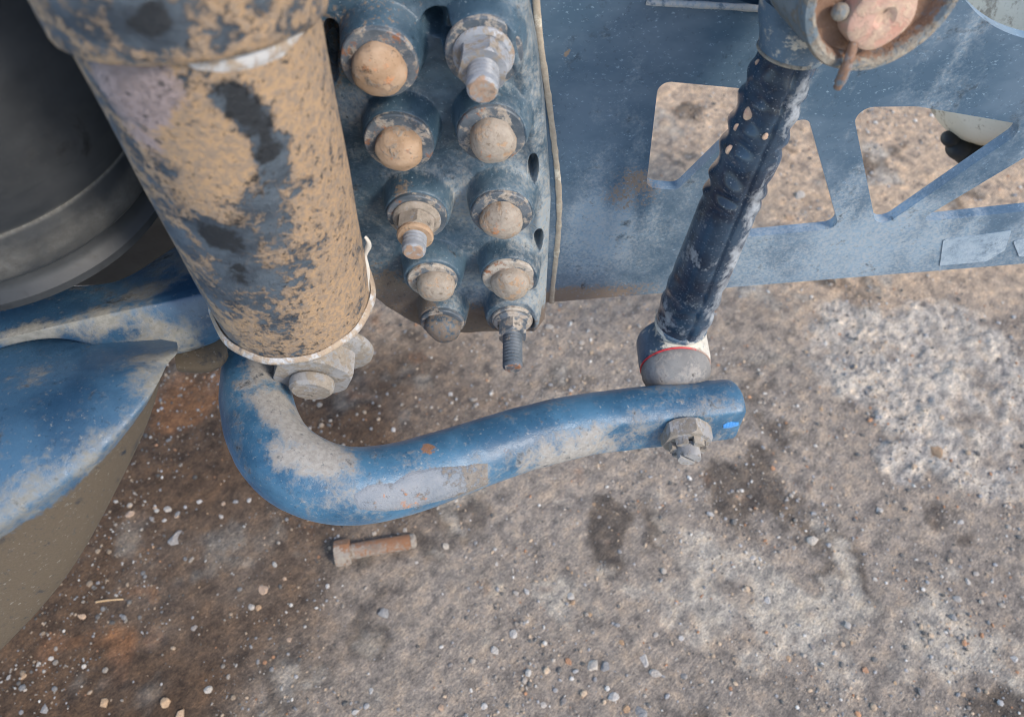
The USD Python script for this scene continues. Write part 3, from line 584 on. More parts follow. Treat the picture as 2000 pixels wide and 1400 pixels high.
# scraped bare patch on the underside of the hook
def drape(poly_px, lift=.0007, step=2.0):
    """sheet of points that lies on the bar inside a pixel outline"""
    pg = Polygon(poly_px).buffer(-2).buffer(2); x0, y0, x1, y1 = pg.bounds
    from scipy.spatial import cKDTree
    X_, Y_ = np.meshgrid(np.arange(x0, x1 + step, step), np.arange(y0, y1 + step, step))
    q = bm2.vertices - (0, 0, H); nrm = bm2.vertex_normals
    face = (q * nrm).sum(1) < 0
    q, nr = q[face], nrm[face]
    dep = q @ np.array([0, CP, -SP]); uvp = np.stack([1000 + F * q[:, 0] / dep, 700 - F * (q @ np.array([0, SP, CP])) / dep], 1)
    kd = cKDTree(uvp); dist, idx = kd.query(np.stack([X_, Y_], -1).reshape(-1, 2), k=4)
    wgt = 1 / (dist + .5); wgt /= wgt.sum(1)[:, None]
    T = (dep[idx] * wgt).sum(1); NN = (nr[idx] * wgt[..., None]).sum(1)
    ins = np.array([pg.boundary.distance(Point(a)) * (1 if pg.contains(Point(a)) else -1) for a in zip(X_.ravel(), Y_.ravel())])
    up_ = np.clip((ins + 3) / 6, -.5, 1) * lift
    ins = ins + 5 * (fb(np.stack([X_.ravel(), Y_.ravel(), 0 * X_.ravel()], 1), .07, 7) - .5)
    P_ = np.array([at(a, b, t) for a, b, t in zip(X_.ravel(), Y_.ravel(), T)]) + NN * up_[:, None]
    m = sheet(P_.reshape(X_.shape + (3,))); keep = (ins[m.faces] > -2.2).any(1)
    m = trimesh.Trimesh(m.vertices, m.faces[keep], process=True)
    if (m.face_normals * (np.array([0, 0, H]) - m.triangles_center)).sum(1).mean() < 0: m.invert()
    return m
obj('scraped_patch', drape([(692, 968), (720, 950), (770, 945), (800, 925), (850, 915), (905, 912), (950, 905), (952, 945), (900, 965), (850, 978), (800, 990), (750, 997), (700, 992)]), 'bare_patch', bar, smooth=True,
    mask=lambda v: np.stack([.25 + .9 * (fb(v, 40, 191) - .5) + .35 * ss(v[:, 0], -.06, -.03), .10 + .8 * (fb(v, 60, 193) - .5), 0 * v[:, 0]], 1))
obj('paint_chip', drape([(1410, 832), (1420, 828), (1441, 823), (1442, 828), (1428, 832), (1414, 835)], .0010, 1.0), 'blue_paint_chip', bar, smooth=True)

# ================================================================== stabilizer link
J = np.array([.146, .374, H - .553])                   # ball joint centre
link = thing('stabilizer_link', 'glossy black ribbed drop link joining the end of the blue bar to an eye above', 'stabilizer link', J)
RT, RB = np.array([.1725, .414, H - .272]), np.array([.1485, .388, H - .520])
rp = np.array([RB * (1 - k) + RT * k for k in np.linspace(0, 1, 260)])
def link_shape(s, th):
    t_ = (th + np.pi) % (2 * np.pi) - np.pi                 # 0 faces outward
    strip = np.exp(-((t_ - .28) / .20) ** 4)
    rib = ss(s, .46, .60) * (1 - ss(s, .97, 1)) + .8 * (1 - ss(s, .18, .28)) * ss(s, .02, .06)
    irr = .6 * math.sin(23 * s) + .4 * math.sin(41 * s + 1)
    left = np.sin(2 * np.pi * 13 * s + irr + .5 * np.cos(3 * t_)) * (.6 + .4 * np.sin(5 * t_ + 7 * s))
    right = np.abs(np.sin(np.pi * 13 * s + irr + 1.6 * t_)) - .6
    w = ss(np.sin(t_ - .28), -.1, .1)
    amp_ = .085 * rib * (1 - strip)
    groove = -.07 * np.exp(-((t_ - .02) / .07) ** 2) + .015 * strip
    return 1 + amp_ * (left * (1 - w) + 1.5 * right * w) + groove + .012 * np.sin(3 * t_ + 9 * s)
lr = np.interp(np.linspace(0, 1, 260), [0, .04, .3, .55, .8, 1], [.0222, .0232, .0224, .0212, .0204, .0192])
rod = tube(rp, lr, 120, link_shape, up=(0, -1, 0))
def rod_wear(v):
    s = (v[:, 2] - RB[2]) / (RT[2] - RB[2])
    rgt = v[:, 0] - (RB[0] + s * (RT[0] - RB[0]))
    du = -.02 + .36 * ss(rgt, .000, .012) + .6 * (fb(v, 40, 201) - .5)
    du += .25 * (1 - ss(s, .02, .30)) + .2 * np.exp(-((s - .36) / .08) ** 2)
    return np.stack([du, 0 * du, 0 * du], 1)
obj('rod', rod, 'link_paint', link, smooth=50, mask=rod_wear)
def rodpt(px, py):
    d = unit(ray(px, py)); q = rod.vertices - (0, 0, H); dist = np.linalg.norm(q - np.outer(q @ d, d), axis=1) + .3 * (q @ d); return rod.vertices[np.argmin(dist)]
for px, py, r in [(1464, 222, .0052), (1438, 250, .0026), (1425, 292, .0036), (1495, 268, .0026), (1478, 122, .002)]:
    b = trimesh.creation.icosphere(2, 1.0); b.vertices *= (r * .75, r * .35, r * 1.1); b.vertices *= (1 + .3 * (fb(b.vertices / r, 1.2, int(px))[:, None] - .5))
    b.apply_translation(rodpt(px, py)); obj('mud_spot', b, 'pink_cap', link, smooth=True, mask=const(.8))
lax = unit(RT - RB)
obj('lower_collar', lathe(RB - lax * .004, lax, [(0, 0), (.0205, 0), (.0232, .0012), (.0232, .0042), (.0215, .0060), (0, .0060)], 72), 'joint_paint', link, mask=const(.60, .2))
housing = lathe(J + (0, .026, 0), AX, [(0, 0), (.026, 0), (.0305, .004), (.0318, .008), (.0318, .030), (.0312, .034), (.0295, .036), (0, .036)], 80)
neck = tube(np.array([RB - lax * .002, RB - lax * .012, RB - lax * .028]), [.0205, .022, .024], 60)
def hw(v): return np.stack([.30 + .40 * ss(v[:, 0], J[0] - .02, J[0] + .012) + .6 * (fb(v, 45, 211) - .5), .05 + .75 * ss(v[:, 2], J[2] + .008, J[2] + .028) * (1 - ss(np.abs(v[:, 0] - J[0] - .002), .012, .026)) + .3 * (fb(v, 60, 213) - .5), 0 * v[:, 0]], 1)
obj('joint_housing', cat(housing, neck), 'joint_paint', link, smooth=40, mask=hw)
obj('red_seal_ring', lathe(J + (0, -.0095, 0), AX, [(.020, 0), (.0308, 0), (.0313, .0007), (.0308, .0016), (.020, .0016)], 80), 'red_seal', link, mask=lambda v: np.stack([.9 * ss(v[:, 0], J[0] - .004, J[0] + .018), 0 * v[:, 0], 0 * v[:, 0]], 1))
obj('rubber_boot', lathe(J + (0, -.0110, 0), AX, [(.020, 0), (.0300, 0), (.0306, .003), (.0300, .008), (.0275, .014), (.022, .020), (.015, .024), (0, .024)], 80), 'boot_rubber', link, mask=const(.4))
# castle nut, stud and split pin on the near side of the bar
nutc = np.array([J[0] + .0005, .2925, J[2] + .0005])
bar_front = .2995
def crown(m):
    cyl_ = m3.Manifold.cylinder(.0085, .0158, .0150, 48).translate([0, 0, .013])
    m = m + cyl_
    for k in range(3):
        m = m - m3.Manifold.cube([.06, .0048, .02], True).rotate([0, 0, 60 * k + 30]).translate([0, 0, .0130 + .0125])
    return m
cn = hexprism((nutc[0], bar_front + .002, nutc[2]), AX, .0215, .0150, turn=.32, crown=crown, ch=.002)
obj('castle_nut', cn, 'nut_grey', link, smooth=22, mask=lambda v: np.stack([.55 + .8 * (fb(v, 70, 221) - .5), 0 * v[:, 0], 0 * v[:, 0]], 1))
st = m3.Manifold.cylinder(.0125, .0100, .0095, 40) - m3.Manifold.cube([.0035, .03, .008], True).rotate([0, 0, 50]).translate([0, 0, .0125])
a_ = st.to_mesh(); u_, v__, w_ = frame(AX); Pq = a_.vert_properties[:, :3]
obj('stud_end', trimesh.Trimesh(np.array([nutc[0], bar_front - .0150, nutc[2]]) + np.outer(Pq[:, 0], u_) + np.outer(Pq[:, 1], v__) + np.outer(Pq[:, 2], w_), a_.tri_verts, process=False), 'nut_grey', link, smooth=25, mask=const(.35))
# the upper eye: crimped housing, brown recess, pink end of the pin, split pin
E0, E1 = np.array([.1795, .424, H - .214]), np.array([.1900, .362, H - .205])
ea = unit(E1 - E0); EL = np.linalg.norm(E1 - E0)
wob = lambda r_, h_, th: r_ * (1 + .006 * np.sin(3 * th) + .004 * np.sin(8 * th))
eye = lathe(E0, ea, [(0, 0), (.034, 0), (.0405, .004), (.0420, .010), (.0420, EL - .012), (.0428, EL - .008), (.0435, EL - .003), (.0425, EL), (.0390, EL + .0008), (.0365, EL - .0015), (.0350, EL - .008), (.030, EL - .010), (0, EL - .010)], 110, rad=wob)
def eye_wear(v):
    ax_d = (v - E0) @ ea; rd = np.linalg.norm(v - E0 - np.outer(ax_d, ea), axis=1)
    inn = 1 - ss(rd, .034, .040)
    return np.stack([.35 + .6 * (fb(v, 40, 231) - .5) + .2 * ss(ax_d, EL - .01, EL), .85 * inn * (ax_d > EL - .014) + .1 + .8 * (fb(v, 50, 233) - .5), 0 * rd], 1)
obj('upper_eye', eye, 'eye_metal', link, smooth=45, mask=eye_wear)
obj('neck_ring', lathe(RT - lax * .004, lax, [(0, 0), (.0180, 0), (.0200, .002), (.0205, .005), (.0225, .012), (.027, .022), (.030, .034), (0, .036)], 72), 'joint_paint', link, mask=const(.35, .0))
pc = E1 + np.array([.0010, 0, -.0130])
obj('pin_end', lathe(pc - ea * .012, ea, [(0, 0), (.0178, 0), (.0182, .010), (.0176, .0145), (.0150, .0165), (.006, .0172), (.0035, .0150), (0, .0146)], 60, rad=lambda r_, h_, th: r_ * (1 + .03 * np.sin(2 * th + .5) + .02 * np.sin(5 * th))), 'pink_cap', link, smooth=40, mask=lambda v: np.stack([.5 + .7 * (fb(v, 60, 241) - .5), .12 + .7 * (fb(v, 50, 243) - .5), 0 * v[:, 0]], 1))
cpn = smooth_path([pc + (-.010, -.004, -.012), pc + (-.0125, -.012, -.020), pc + (-.0135, -.014, -.034)], 16)
obj('split_pin', tube(cpn, [.0026] * 8 + [.0030] * 6 + [.0022] * 2, 14), 'eye_metal', link, smooth=True, mask=const(.25, .62))
obj('crimp_ring', tube(np.array([RT - lax * .0015 + .0198 * (math.cos(a) * frame(lax)[0] + math.sin(a) * frame(lax)[1]) for a in np.linspace(0, 2 * np.pi, 60)]), .0013, 10, caps=False), 'eye_metal', link, smooth=True, mask=const(.55, .1))
gz = trimesh.creation.icosphere(2, .0045); gz.apply_translation(E1 + (-.021, -.001, -.011)); obj('grease_nipple', gz, 'eye_metal', link, smooth=True, mask=const(.5, 0))

# ================================================================== air spring on the left
AC = np.array([-.350, .388, H - .366])
spring = thing('air_spring', 'big dark rubber air spring bellows standing behind the shock absorber at the far left', 'air spring', AC)
piston = [(0, -.004), (.098, -.004), (.1080, -.002), (.1085, .004), (.1040, .008), (.1015, .012), (.1015, .020)]
bell = [(.1000, .016), (.1040, .018), (.1075, .022), (.1090, .030), (.1095, .044), (.1080, .052), (.1072, .0535), (.1085, .055), (.1120, .064), (.1170, .080), (.1200, .105), (.1215, .14), (.1210, .18), (.118, .23), (.110, .28), (0, .30)]
obj('piston_ring', lathe(AC, (0, 0, 1), piston, 160), 'rubber', spring, smooth=40, mask=lambda v: np.stack([-.15 + 1.1 * (fb(v, 30, 251) - .5), 0 * v[:, 0], 0 * v[:, 0]], 1))
def bw(v):
    hgt = v[:, 2] - AC[2]
    return np.stack([.06 + .52 * np.exp(-((hgt - .034) / .014) ** 2) + .9 * np.exp(-((hgt - .0535) / .0016) ** 2) + .3 * (fb(v, 16, 253) - .5), 0 * hgt, 0 * hgt], 1)  # pale band, and the crease highlight painted as a thin line of dust colour
pr_ = np.array(bell); hh = np.linspace(0, 1, 140)
dd = np.r_[0, np.cumsum(np.linalg.norm(np.diff(pr_, axis=0), axis=1))]; dd /= dd[-1]
hh = np.unique(np.r_[hh, dd]); bell_d = np.stack([np.interp(hh, dd, pr_[:, 0]), np.interp(hh, dd, pr_[:, 1])], 1)
obj('bellows', lathe(AC, (0, 0, 1), bell_d, 160), 'rubber', spring, smooth=40, mask=bw)

# ================================================================== spring seat and trailing arm
def loft(curves, n=80, sub=6, closed=True):
    """curves: lists of world points, joined in order into a skin"""
    C = [smooth_path(c, n) for c in curves]; P_ = []
    K = len(C)
    from scipy.interpolate import PchipInterpolator
    stack = np.stack(C)                                   # K, n, 3
    t = np.linspace(0, K - 1, (K - 1) * sub + 1)
    return sheet(PchipInterpolator(np.arange(K), stack, axis=0)(t))
seat = thing('spring_seat', 'blue painted spring seat arm with dusty rolled edge under the air spring', 'spring seat', at(200, 620, .53))
Uc = [(-160, 520, .54), (0, 562, .55), (120, 560, .56), (230, 548, .575), (330, 490, .59), (440, 442, .60), (520, 430, .61)]
Ec = [(-160, 690, .505), (0, 655, .515), (130, 622, .525), (260, 594, .537), (360, 570, .548), (430, 552, .555), (520, 530, .565)]
E2 = [(-160, 700, .503), (0, 664, .513), (130, 632, .522), (260, 604, .534), (360, 582, .545), (430, 566, .552), (520, 545, .562)]
Lc = [(-160, 712, .508), (0, 678, .520), (130, 660, .530), (220, 682, .548), (320, 690, .560), (400, 672, .570), (520, 600, .585)]
Bk = [(-160, 700, .56), (0, 660, .57), (130, 640, .58), (220, 640, .60), (320, 640, .61), (400, 610, .62), (520, 560, .63)]
sm = loft([[at(*q) for q in c] for c in (Uc, Ec, E2, Lc, Bk)], 90, 8)
if (sm.face_normals * (np.array([0, 0, H]) - sm.triangles_center)).sum(1).mean() < 0: sm.invert()
def seat_wear(v):
    zz = v[:, 2]
    du = .14 + .7 * (fb(v, 30, 261) - .5) + blobs(v, [(at(250, 540, .555), .035, .25), (at(330, 520, .56), .03, .3), (at(300, 650, .55), .040, .40), (at(350, 655, .56), .035, .25), (at(70, 650, .515), .025, .55), (at(170, 632, .525), .022, .55), (at(10, 665, .51), .022, .5), (at(220, 612, .53), .014, .4)])
    du -= blobs(v, [(at(360, 590, .545), .025, .4)])
    return np.stack([du, 0 * du, 0 * du], 1)
obj('seat_skin', sm, 'arm_paint', seat, smooth=50, mask=seat_wear)
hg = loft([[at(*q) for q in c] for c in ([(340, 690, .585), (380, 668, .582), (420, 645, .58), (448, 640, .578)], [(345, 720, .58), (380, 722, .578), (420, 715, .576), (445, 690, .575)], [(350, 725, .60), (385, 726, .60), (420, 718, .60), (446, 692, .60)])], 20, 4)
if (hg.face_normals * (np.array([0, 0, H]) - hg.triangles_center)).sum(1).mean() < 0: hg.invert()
obj('seat_gusset', hg, 'arm_paint', seat, smooth=50, mask=const(.2, .9))  # dark mud colour here paints the shade under the seat

arm = thing('trailing_arm', 'wide blue suspension arm with khaki dusty side, nearest the camera in the lower left corner', 'suspension arm', at(100, 850, .5))
Tb = [(345, 668, .545), (250, 652, .560), (120, 640, .565), (0, 645, .560), (-120, 660, .55), (-260, 720, .505)]
Tm = [(345, 690, .525), (260, 730, .500), (140, 790, .480), (20, 850, .464), (-100, 910, .452), (-260, 1000, .440)]
Te = [(328, 705, .520), (290, 775, .495), (195, 880, .474), (70, 975, .458), (-60, 1060, .446), (-260, 1180, .434)]
Tf = [(318, 712, .524), (284, 795, .502), (195, 905, .482), (70, 1005, .468), (-60, 1095, .458), (-260, 1220, .446)]
Tl = [(316, 716, .535), (278, 850, .535), (225, 960, .532), (140, 1110, .530), (20, 1250, .528), (-200, 1480, .522)]
Tu = [(310, 712, .56), (230, 850, .57), (150, 960, .575), (60, 1080, .575), (-60, 1200, .57), (-280, 1400, .565)]
am = loft([[at(*q) for q in c] for c in (Tb, Tm, Te, Tf, Tl, Tu)], 100, 8)
if (am.face_normals * (np.array([0, 0, H]) - am.triangles_center)).sum(1).mean() < 0: am.invert()
te = np.array([at(*q) for q in Te]); tl_ = np.array([at(*q) for q in Tl])
from scipy.spatial import cKDTree
kte = cKDTree(smooth_path(te, 120)); ktl = cKDTree(smooth_path(tl_, 120))
def arm_wear_shade(v):
    row = np.repeat(np.linspace(0, 5, 41), 100)
    de, dl = kte.query(v)[0], ktl.query(v)[0]
    side = ss(row + .5 * (fb(v, 20, 271) - .5), 2.6, 3.1)  # khaki dust of the side, its colour also darkened for shade
    du = .05 + .5 * (fb(v, 14, 273) - .5) + .36 * (1 - ss(de, .002, .030)) + blobs(v, [(at(80, 730, .51), .016, .5), (at(10, 735, .51), .025, .4), (at(290, 720, .515), .03, .3)])
    return np.stack([du, (.85 + .6 * (fb(v, 14, 277) - .5)) * side, 0 * du], 1)
obj('arm_shell', am, 'arm_paint', arm, smooth=True, mask=arm_wear_shade)

# ================================================================== cream tank seen through the frame
TC = np.array([.66, .708, H - .436])
tank = thing('air_tank', 'cream painted cylindrical tank showing through the right hand openings of the frame plate', 'air tank', TC)
tr = .120
prof = [(0, 0)] + [(tr * math.sin(a), .05 * (1 - math.cos(a))) for a in np.linspace(.1, math.pi / 2, 16)] + [(tr + .0015, .052), (tr + .0015, .06), (tr, .062), (tr, .40), (tr * .8, .43), (0, .45)]
obj('shell', lathe((.455, TC[1], TC[2]), (1, .05, -.02), prof, 96), 'cream_paint', tank, smooth=40, mask=lambda v: np.stack([.35 + .5 * (fb(v, 10, 281) - .5), 0 * v[:, 0], 0 * v[:, 0]], 1))
blk = cat(*[trimesh.Trimesh(b.vertices * s + c, b.faces) for b, s, c in [(trimesh.creation.icosphere(2, 1.0), (.016, .016, .010), at(1876, 292, .82)), (trimesh.creation.icosphere(2, 1.0), (.010, .012, .007), at(1856, 272, .82)), (trimesh.creation.icosphere(2, 1.0), (.026, .02, .012), at(1905, 300, .82))]])
obj('drain_valve', blk, 'black_plastic_and_shade', tank, smooth=True)

# ================================================================== things on the ground
def gz_at(x, y): return float(ground_z(np.array([[x]]), np.array([[y]]))[0, 0])
def gp(px, py):
    p = on_ground(px, py, 0.0)
    for _ in range(3): p = on_ground(px, py, gz_at(p[0], p[1]))
    return p
a, b = gp(672, 1082), gp(804, 1060)
bd = unit(b - a); up = np.array([0, 0, 1.0])
rb = thing('rusty_bolt', 'rusty hexagon bolt lying half sunk in the dirt below the blue bar', 'bolt', a + (0, 0, .006))
obj('bolt_head', hexprism(a - bd * .011 + up * .007, bd, .0175, .021, turn=.25, ch=.0015), 'rusty_steel', rb, smooth=22, mask=lambda v: np.stack([.55 + .6 * (fb(v, 60, 291) - .5) + .3 * ss(-v[:, 1], -a[1], -a[1] + .012), .60 * ss(v[:, 1], a[1] - .004, a[1] + .012) + .3, 0 * v[:, 0]], 1))
shl = np.linalg.norm(b - a)
obj('shank', lathe(a + bd * .009 + up * .0065, bd, [(0, 0), (.0105, 0), (.0108, .01), (.0104, .03), (.0106, shl - .014), (.0100, shl - .010), (0, shl - .009)], 40, rad=lambda r_, h_, th: r_ * (1 + .03 * np.sin(3 * th + 90 * h_))), 'rusty_steel', rb, smooth=40, mask=lambda v: np.stack([.5 + .6 * (fb(v, 60, 293) - .5), .35 + .5 * ss(v[:, 1], a[1], a[1] + .02), 0 * v[:, 0]], 1))
obj('shank_tip', lathe(a + bd * (shl - .0005) + up * .0065, bd, [(0, 0), (.0098, 0), (.0096, .005), (.0060, .008), (0, .008)], 30, rad=lambda r_, h_, th: r_ * (1 + .06 * np.sin(2 * th))), 'rusty_steel', rb, smooth=40, mask=const(.6, .2))
t0, t1 = gp(190, 1177), gp(243, 1171)
tw = obj('twig', tube(smooth_path([t0 + up * .004, (t0 + t1) / 2 + up * .006, t1 + up * .003], 14), [.0014] * 7 + [.0010] * 7, 8), 'twig_bark', smooth=True, mask=const(.1))
tag(tw, 'thin dry straw lying on dark dirt, right of the khaki suspension arm', 'straw')

# pebbles: a few shapes, each pebble a thing of its own
def pebble_shape(seed):
    b = trimesh.creation.icosphere(2, 1.0); r = np.random.default_rng(seed)
    v = b.vertices
    for _ in range(11):                                      # chip flat facets
        n = unit(r.normal(size=3)); dcut = r.uniform(.50, .82); k = v @ n
        v = v - np.outer(np.clip(k - dcut, 0, None), n)
    v = v * (1, r.uniform(.68, .95), r.uniform(.5, .75)) * (1 + .16 * (fb(v, 2.2, seed) - .5))[:, None]
    return trimesh.Trimesh(v, b.faces, process=False)
SHAPES = [pebble_shape(k) for k in range(6)]
PROTO = {}
def pebble(p, size, kind, k, label, group, rot=None):
    path = numbered('/World', 'pebble'); x = UsdGeom.Xform.Define(stage, path)
    x.AddTranslateOp().Set(tuple(map(float, p))); x.AddRotateXYZOp().Set((float(rng.uniform(-20, 20)), float(rng.uniform(-20, 20)), float(rng.uniform(0, 360)) if rot is None else rot)); x.AddScaleOp().Set((float(size),) * 3)
    tag(x, label, 'pebble', group)
    if (kind, k) not in PROTO:
        PROTO[(kind, k)] = path
        usdkit.mesh(stage, path + '/stone', SHAPES[k], L + kind, smooth=32)
    else:
        x.GetPrim().GetReferences().AddInternalReference(PROTO[(kind, k)]); x.GetPrim().SetInstanceable(True)
named = [  # pixel, width in pixels, stone, label
    (1258, 1287, 30, 'white_stone', 'round white pebble, uppermost of the large pale pebbles near the bottom edge'),
    (1281, 1316, 26, 'white_stone', 'round white pebble with a dark shadow right of the bottom pebble cluster'),
    (1196, 1361, 27, 'white_stone', 'angular white pebble in the middle of the bottom edge pebbles'),
    (1250, 1391, 32, 'grey_stone', 'bluish grey rounded pebble touching the bottom edge of the picture'),
    (1224, 1384, 20, 'tan_stone', 'tan pebble beside the bluish grey pebble at the bottom edge'),
    (1160, 1300, 30, 'white_stone', 'dirty pale lump of stone left of the two round white pebbles'),
    (1181, 1303, 24, 'grey_stone', 'small blue grey stone wedged beside the dirty pale lump'),
    (1110, 1293, 18, 'tan_stone', 'reddish brown pebble left of the bottom pebble cluster'),
    (1004, 1236, 21, 'white_stone', 'oval cream pebble alone on grey dirt below the middle of the bar'),
    (968, 1270, 20, 'white_stone', 'long narrow white chip slanting on grey dirt below the cream pebble'),
    (1113, 1164, 20, 'white_stone', 'squarish white pebble with a tan chip at its side'),
    (1119, 1177, 13, 'tan_stone', 'tan chip touching the squarish white pebble'),
    (1006, 1157, 14, 'white_stone', 'left one of two white pebbles lying side by side'),
    (1029, 1154, 15, 'white_stone', 'right one of two white pebbles lying side by side'),
    (870, 1065, 17, 'white_stone', 'flat white pebble a little right of the rusty bolt'),
    (1587, 1054, 24, 'white_stone', 'pinkish white pebble right of the dark oily patch'),
    (1718, 995, 17, 'white_stone', 'bright white pebble beside a dark stain on the right'),
    (1072, 640, 20, 'white_stone', 'white and orange pebble just under the lower right corner of the bracket'),
    (1560, 385, 26, 'white_stone', 'white pebble seen through the frame opening right of the link rod'),
    (1540, 425, 20, 'tan_stone', 'tan pebble seen through the frame opening close to its lower edge'),
    (515, 1147, 28, 'tan_stone', 'orange brown stone on dark dirt above the bottom left corner area'),
    (490, 1185, 16, 'white_stone', 'bluish white chip with a rust red stone at its side'),
    (504, 1187, 16, 'tan_stone', 'rust red stone next to the bluish white chip'),
    (750, 1197, 30, 'grey_stone', 'smooth blue grey stone half buried below the rusty bolt'),
    (342, 1052, 40, 'grey_stone', 'large round grey brown stone half buried near the suspension arm'),
    (160, 1203, 18, 'tan_stone', 'tan pebble below the dry straw'),
    (405, 1346, 20, 'white_stone', 'white chip alone near the bottom edge on the left'),
    (352, 1394, 22, 'tan_stone', 'yellowish tan pebble at the bottom edge left of the centre'),
    (325, 1372, 26, 'tan_stone', 'pale tan stone half buried above the bottom edge on the left'),
    (203, 1374, 22, 'tan_stone', 'ochre pebble near the bottom left corner'),
    (85, 1385, 30, 'grey_stone', 'long blue grey stone in the bottom left corner'),
    (328, 995, 18, 'white_stone', 'largest white chip of the small group right of the khaki arm'),
    (252, 1005, 22, 'tan_stone', 'tan flake lying left of the white chips beside the khaki arm'),
    (1868, 1170, 18, 'white_stone', 'uppermost white pebble of the short row at the right edge'),
    (1864, 1206, 18, 'grey_stone', 'lowest grey white pebble of the short row at the right edge'),
    (1655, 1222, 18, 'white_stone', 'elongated bright white chip on pale dust at the lower right'),
    (1499, 1171, 17, 'white_stone', 'white pebble alone on the pale dust patch'),
    (1830, 880, 34, 'tan_stone', 'tan stone set at the lower edge of the whitish crust'),
]
def place_of(px, py):
    if py < 470 and px > 1200: return 'on the sandy ground seen through the frame openings'
    if py < 900 and px < 1240: return 'on the soil between the bracket and the blue bar'
    if px < 480: return 'on the dark soil right of the khaki suspension arm'
    if px > 1440: return 'on the dusty ground right of the end of the blue bar'
    if px > 1000: return 'on the grey dirt below the castle nut end of the bar'
    return 'on the dark dirt around and below the rusty bolt'
taken = []
for i, (px, py, w, kd, lb) in enumerate(named):
    p = gp(px, py); dep = (p - (0, 0, H)) @ np.array([0, CP, -SP]); s = w / 2 / F * dep * 1.05
    pebble(p + up * s * (.02 if w < 28 else -.25), s, kd, i % 6, lb, None); taken.append(p[:2])
extra = [(1875, 1020, 14), (1890, 1135, 15), (1920, 1160, 14), (1585, 1262, 14), (1980, 1285, 18), (1905, 1120, 14), (345, 1006, 13), (297, 1012, 13), (320, 1016, 11), (390, 979, 12), (437, 984, 12), (460, 980, 12), (488, 976, 12), (432, 1008, 12), (605, 670, 13), (730, 690, 10), (880, 770, 13), (768, 840, 12), (915, 848, 12), (832, 655, 11), (1550, 1070, 13), (1470, 1090, 14), (1690, 1310, 18), (1800, 1350, 20), (1850, 1260, 12), (1630, 1275, 14), (1540, 1285, 14), (1335, 1320, 16), (1330, 1245, 15), (1280, 1240, 14), (1215, 1255, 14), (1100, 1370, 18), (1060, 1375, 16), (945, 1380, 16), (860, 1380, 16), (880, 1298, 12), (725, 1350, 14), (695, 1390, 16), (565, 1250, 13), (380, 1225, 14), (75, 1297, 14), (100, 1285, 13), (45, 1322, 14), (18, 1322, 12), (165, 1300, 12), (640, 1145, 11), (555, 1130, 11), (930, 1060, 10), (970, 1100, 10), (1390, 1005, 11), (1160, 985, 10), (1170, 1010, 9), (790, 1035, 12), (730, 1042, 12)]
for i, (px, py, w) in enumerate(extra):
    p = gp(px, py); dep = (p - (0, 0, H)) @ np.array([0, CP, -SP]); s = w / 2 / F * dep * 1.05
    kd = ['white_stone', 'white_stone', 'tan_stone', 'grey_stone'][i % 4]
    cn_ = {'white_stone': 'white', 'tan_stone': 'tan', 'grey_stone': 'grey'}[kd]
    pebble(p - up * s * .05, s, kd, i % 6, f'small loose {cn_} pebble ' + place_of(px, py), f'small loose {cn_} pebbles ' + place_of(px, py)); taken.append(p[:2])
k = 0
nt = 0
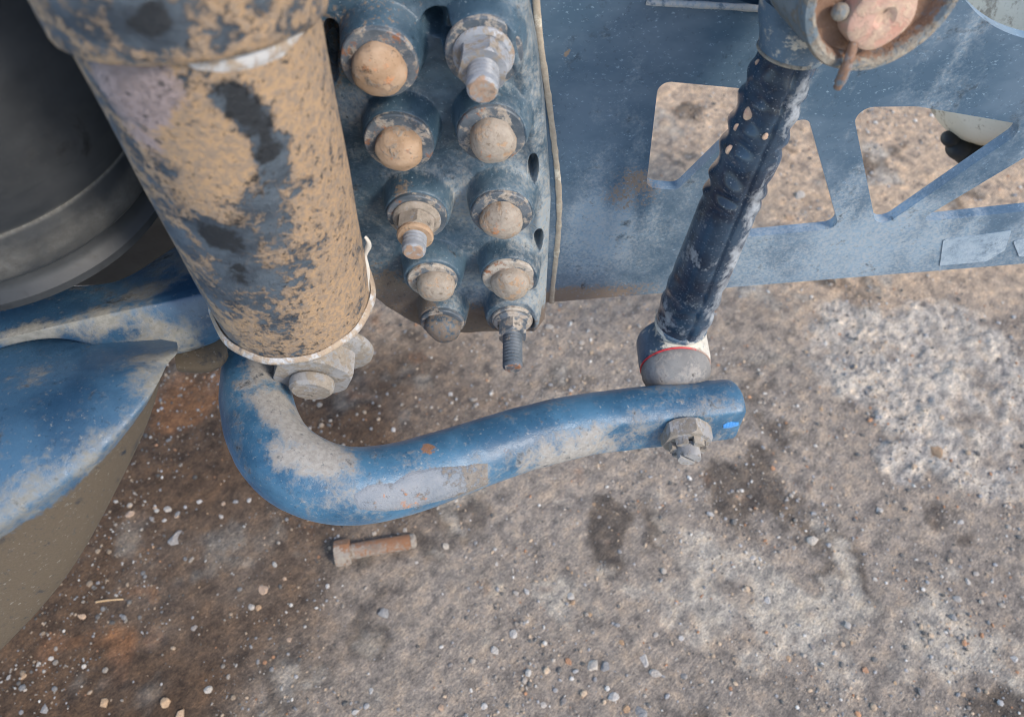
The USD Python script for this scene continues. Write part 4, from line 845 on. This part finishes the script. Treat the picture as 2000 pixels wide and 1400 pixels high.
while k < 205 and nt < 20000:
    nt += 1
    px, py = rng.uniform(-10, 2010), rng.uniform(560, 1400)
    if nt % 9 == 0: px, py = rng.uniform(1270, 2000), rng.uniform(190, 440)
    if fb(np.array([[px, py, 0.]]), .006, 77, 3)[0] + rng.uniform(-.1, .1) < .5: continue
    p = gp(px, py)
    s = float(rng.choice([.0018, .0024, .0031, .0044], p=[.45, .3, .17, .08]))
    if min(np.hypot(*(np.array(taken) - p[:2]).T)) < .008: continue
    kd = ['white_stone', 'tan_stone', 'grey_stone'][int(rng.choice(3, p=[.22, .43, .35]))]
    cn_ = {'white_stone': 'white', 'tan_stone': 'tan', 'grey_stone': 'grey'}[kd]
    pebble(p - up * s * .12, s, kd, k % 6, f'small loose {cn_} pebble ' + place_of(px, py), f'small loose {cn_} pebbles ' + place_of(px, py)); taken.append(p[:2]); k += 1
# grit too small to pick apart
ico = trimesh.creation.icosphere(0, 1.0); NG = 42000
gx = rng.uniform(-.78, 1.2, NG * 2); gy = rng.uniform(.08, 1.6, NG * 2); dens = fb(np.stack([gx, gy, 0 * gx], 1), 7, 301, 3)
keep = rng.uniform(size=NG * 2) < np.clip((dens - .25) * 1.6, .05, 1); gx, gy = gx[keep][:NG], gy[keep][:NG]
gzv = ground_z(gx[None], gy[None])[0]; sz = np.clip(rng.lognormal(math.log(.0010), .62, len(gx)), .0004, .0042)
base_c = np.array([(.46, .43, .39), (.36, .27, .19), (.25, .24, .235), (.29, .25, .21), (.12, .11, .10), (.34, .18, .10)])[rng.choice(6, len(gx), p=[.10, .17, .23, .26, .19, .05])]
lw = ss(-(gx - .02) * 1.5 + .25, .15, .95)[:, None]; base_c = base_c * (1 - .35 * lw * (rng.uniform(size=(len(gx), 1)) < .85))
ang = rng.uniform(0, 2 * np.pi, len(gx)); sc = rng.uniform(.6, 1.3, (len(gx), 3)) * (1, 1, .7)
vv_ = ico.vertices[None] * sc[:, None, :] * sz[:, None, None]
ca, sa = np.cos(ang)[:, None], np.sin(ang)[:, None]
vx, vy = vv_[..., 0] * ca - vv_[..., 1] * sa, vv_[..., 0] * sa + vv_[..., 1] * ca
Vg = np.stack([vx + gx[:, None], vy + gy[:, None], vv_[..., 2] + gzv[:, None] + sz[:, None] * .3], -1).reshape(-1, 3)
Fg = (ico.faces[None] + (np.arange(len(gx)) * 12)[:, None, None]).reshape(-1, 3)
cg = np.repeat(base_c * rng.uniform(.75, 1.2, (len(gx), 1)), 12, 0)
tag(obj('grit', trimesh.Trimesh(Vg, Fg, process=False), 'grit', smooth=False, mask=lambda v: np.tile((.3, .27, .23), (len(v), 1)) if len(v) != len(cg) else cg),
    'fine grit and crumbs of stone strewn over the dirt', 'grit', kind='stuff')
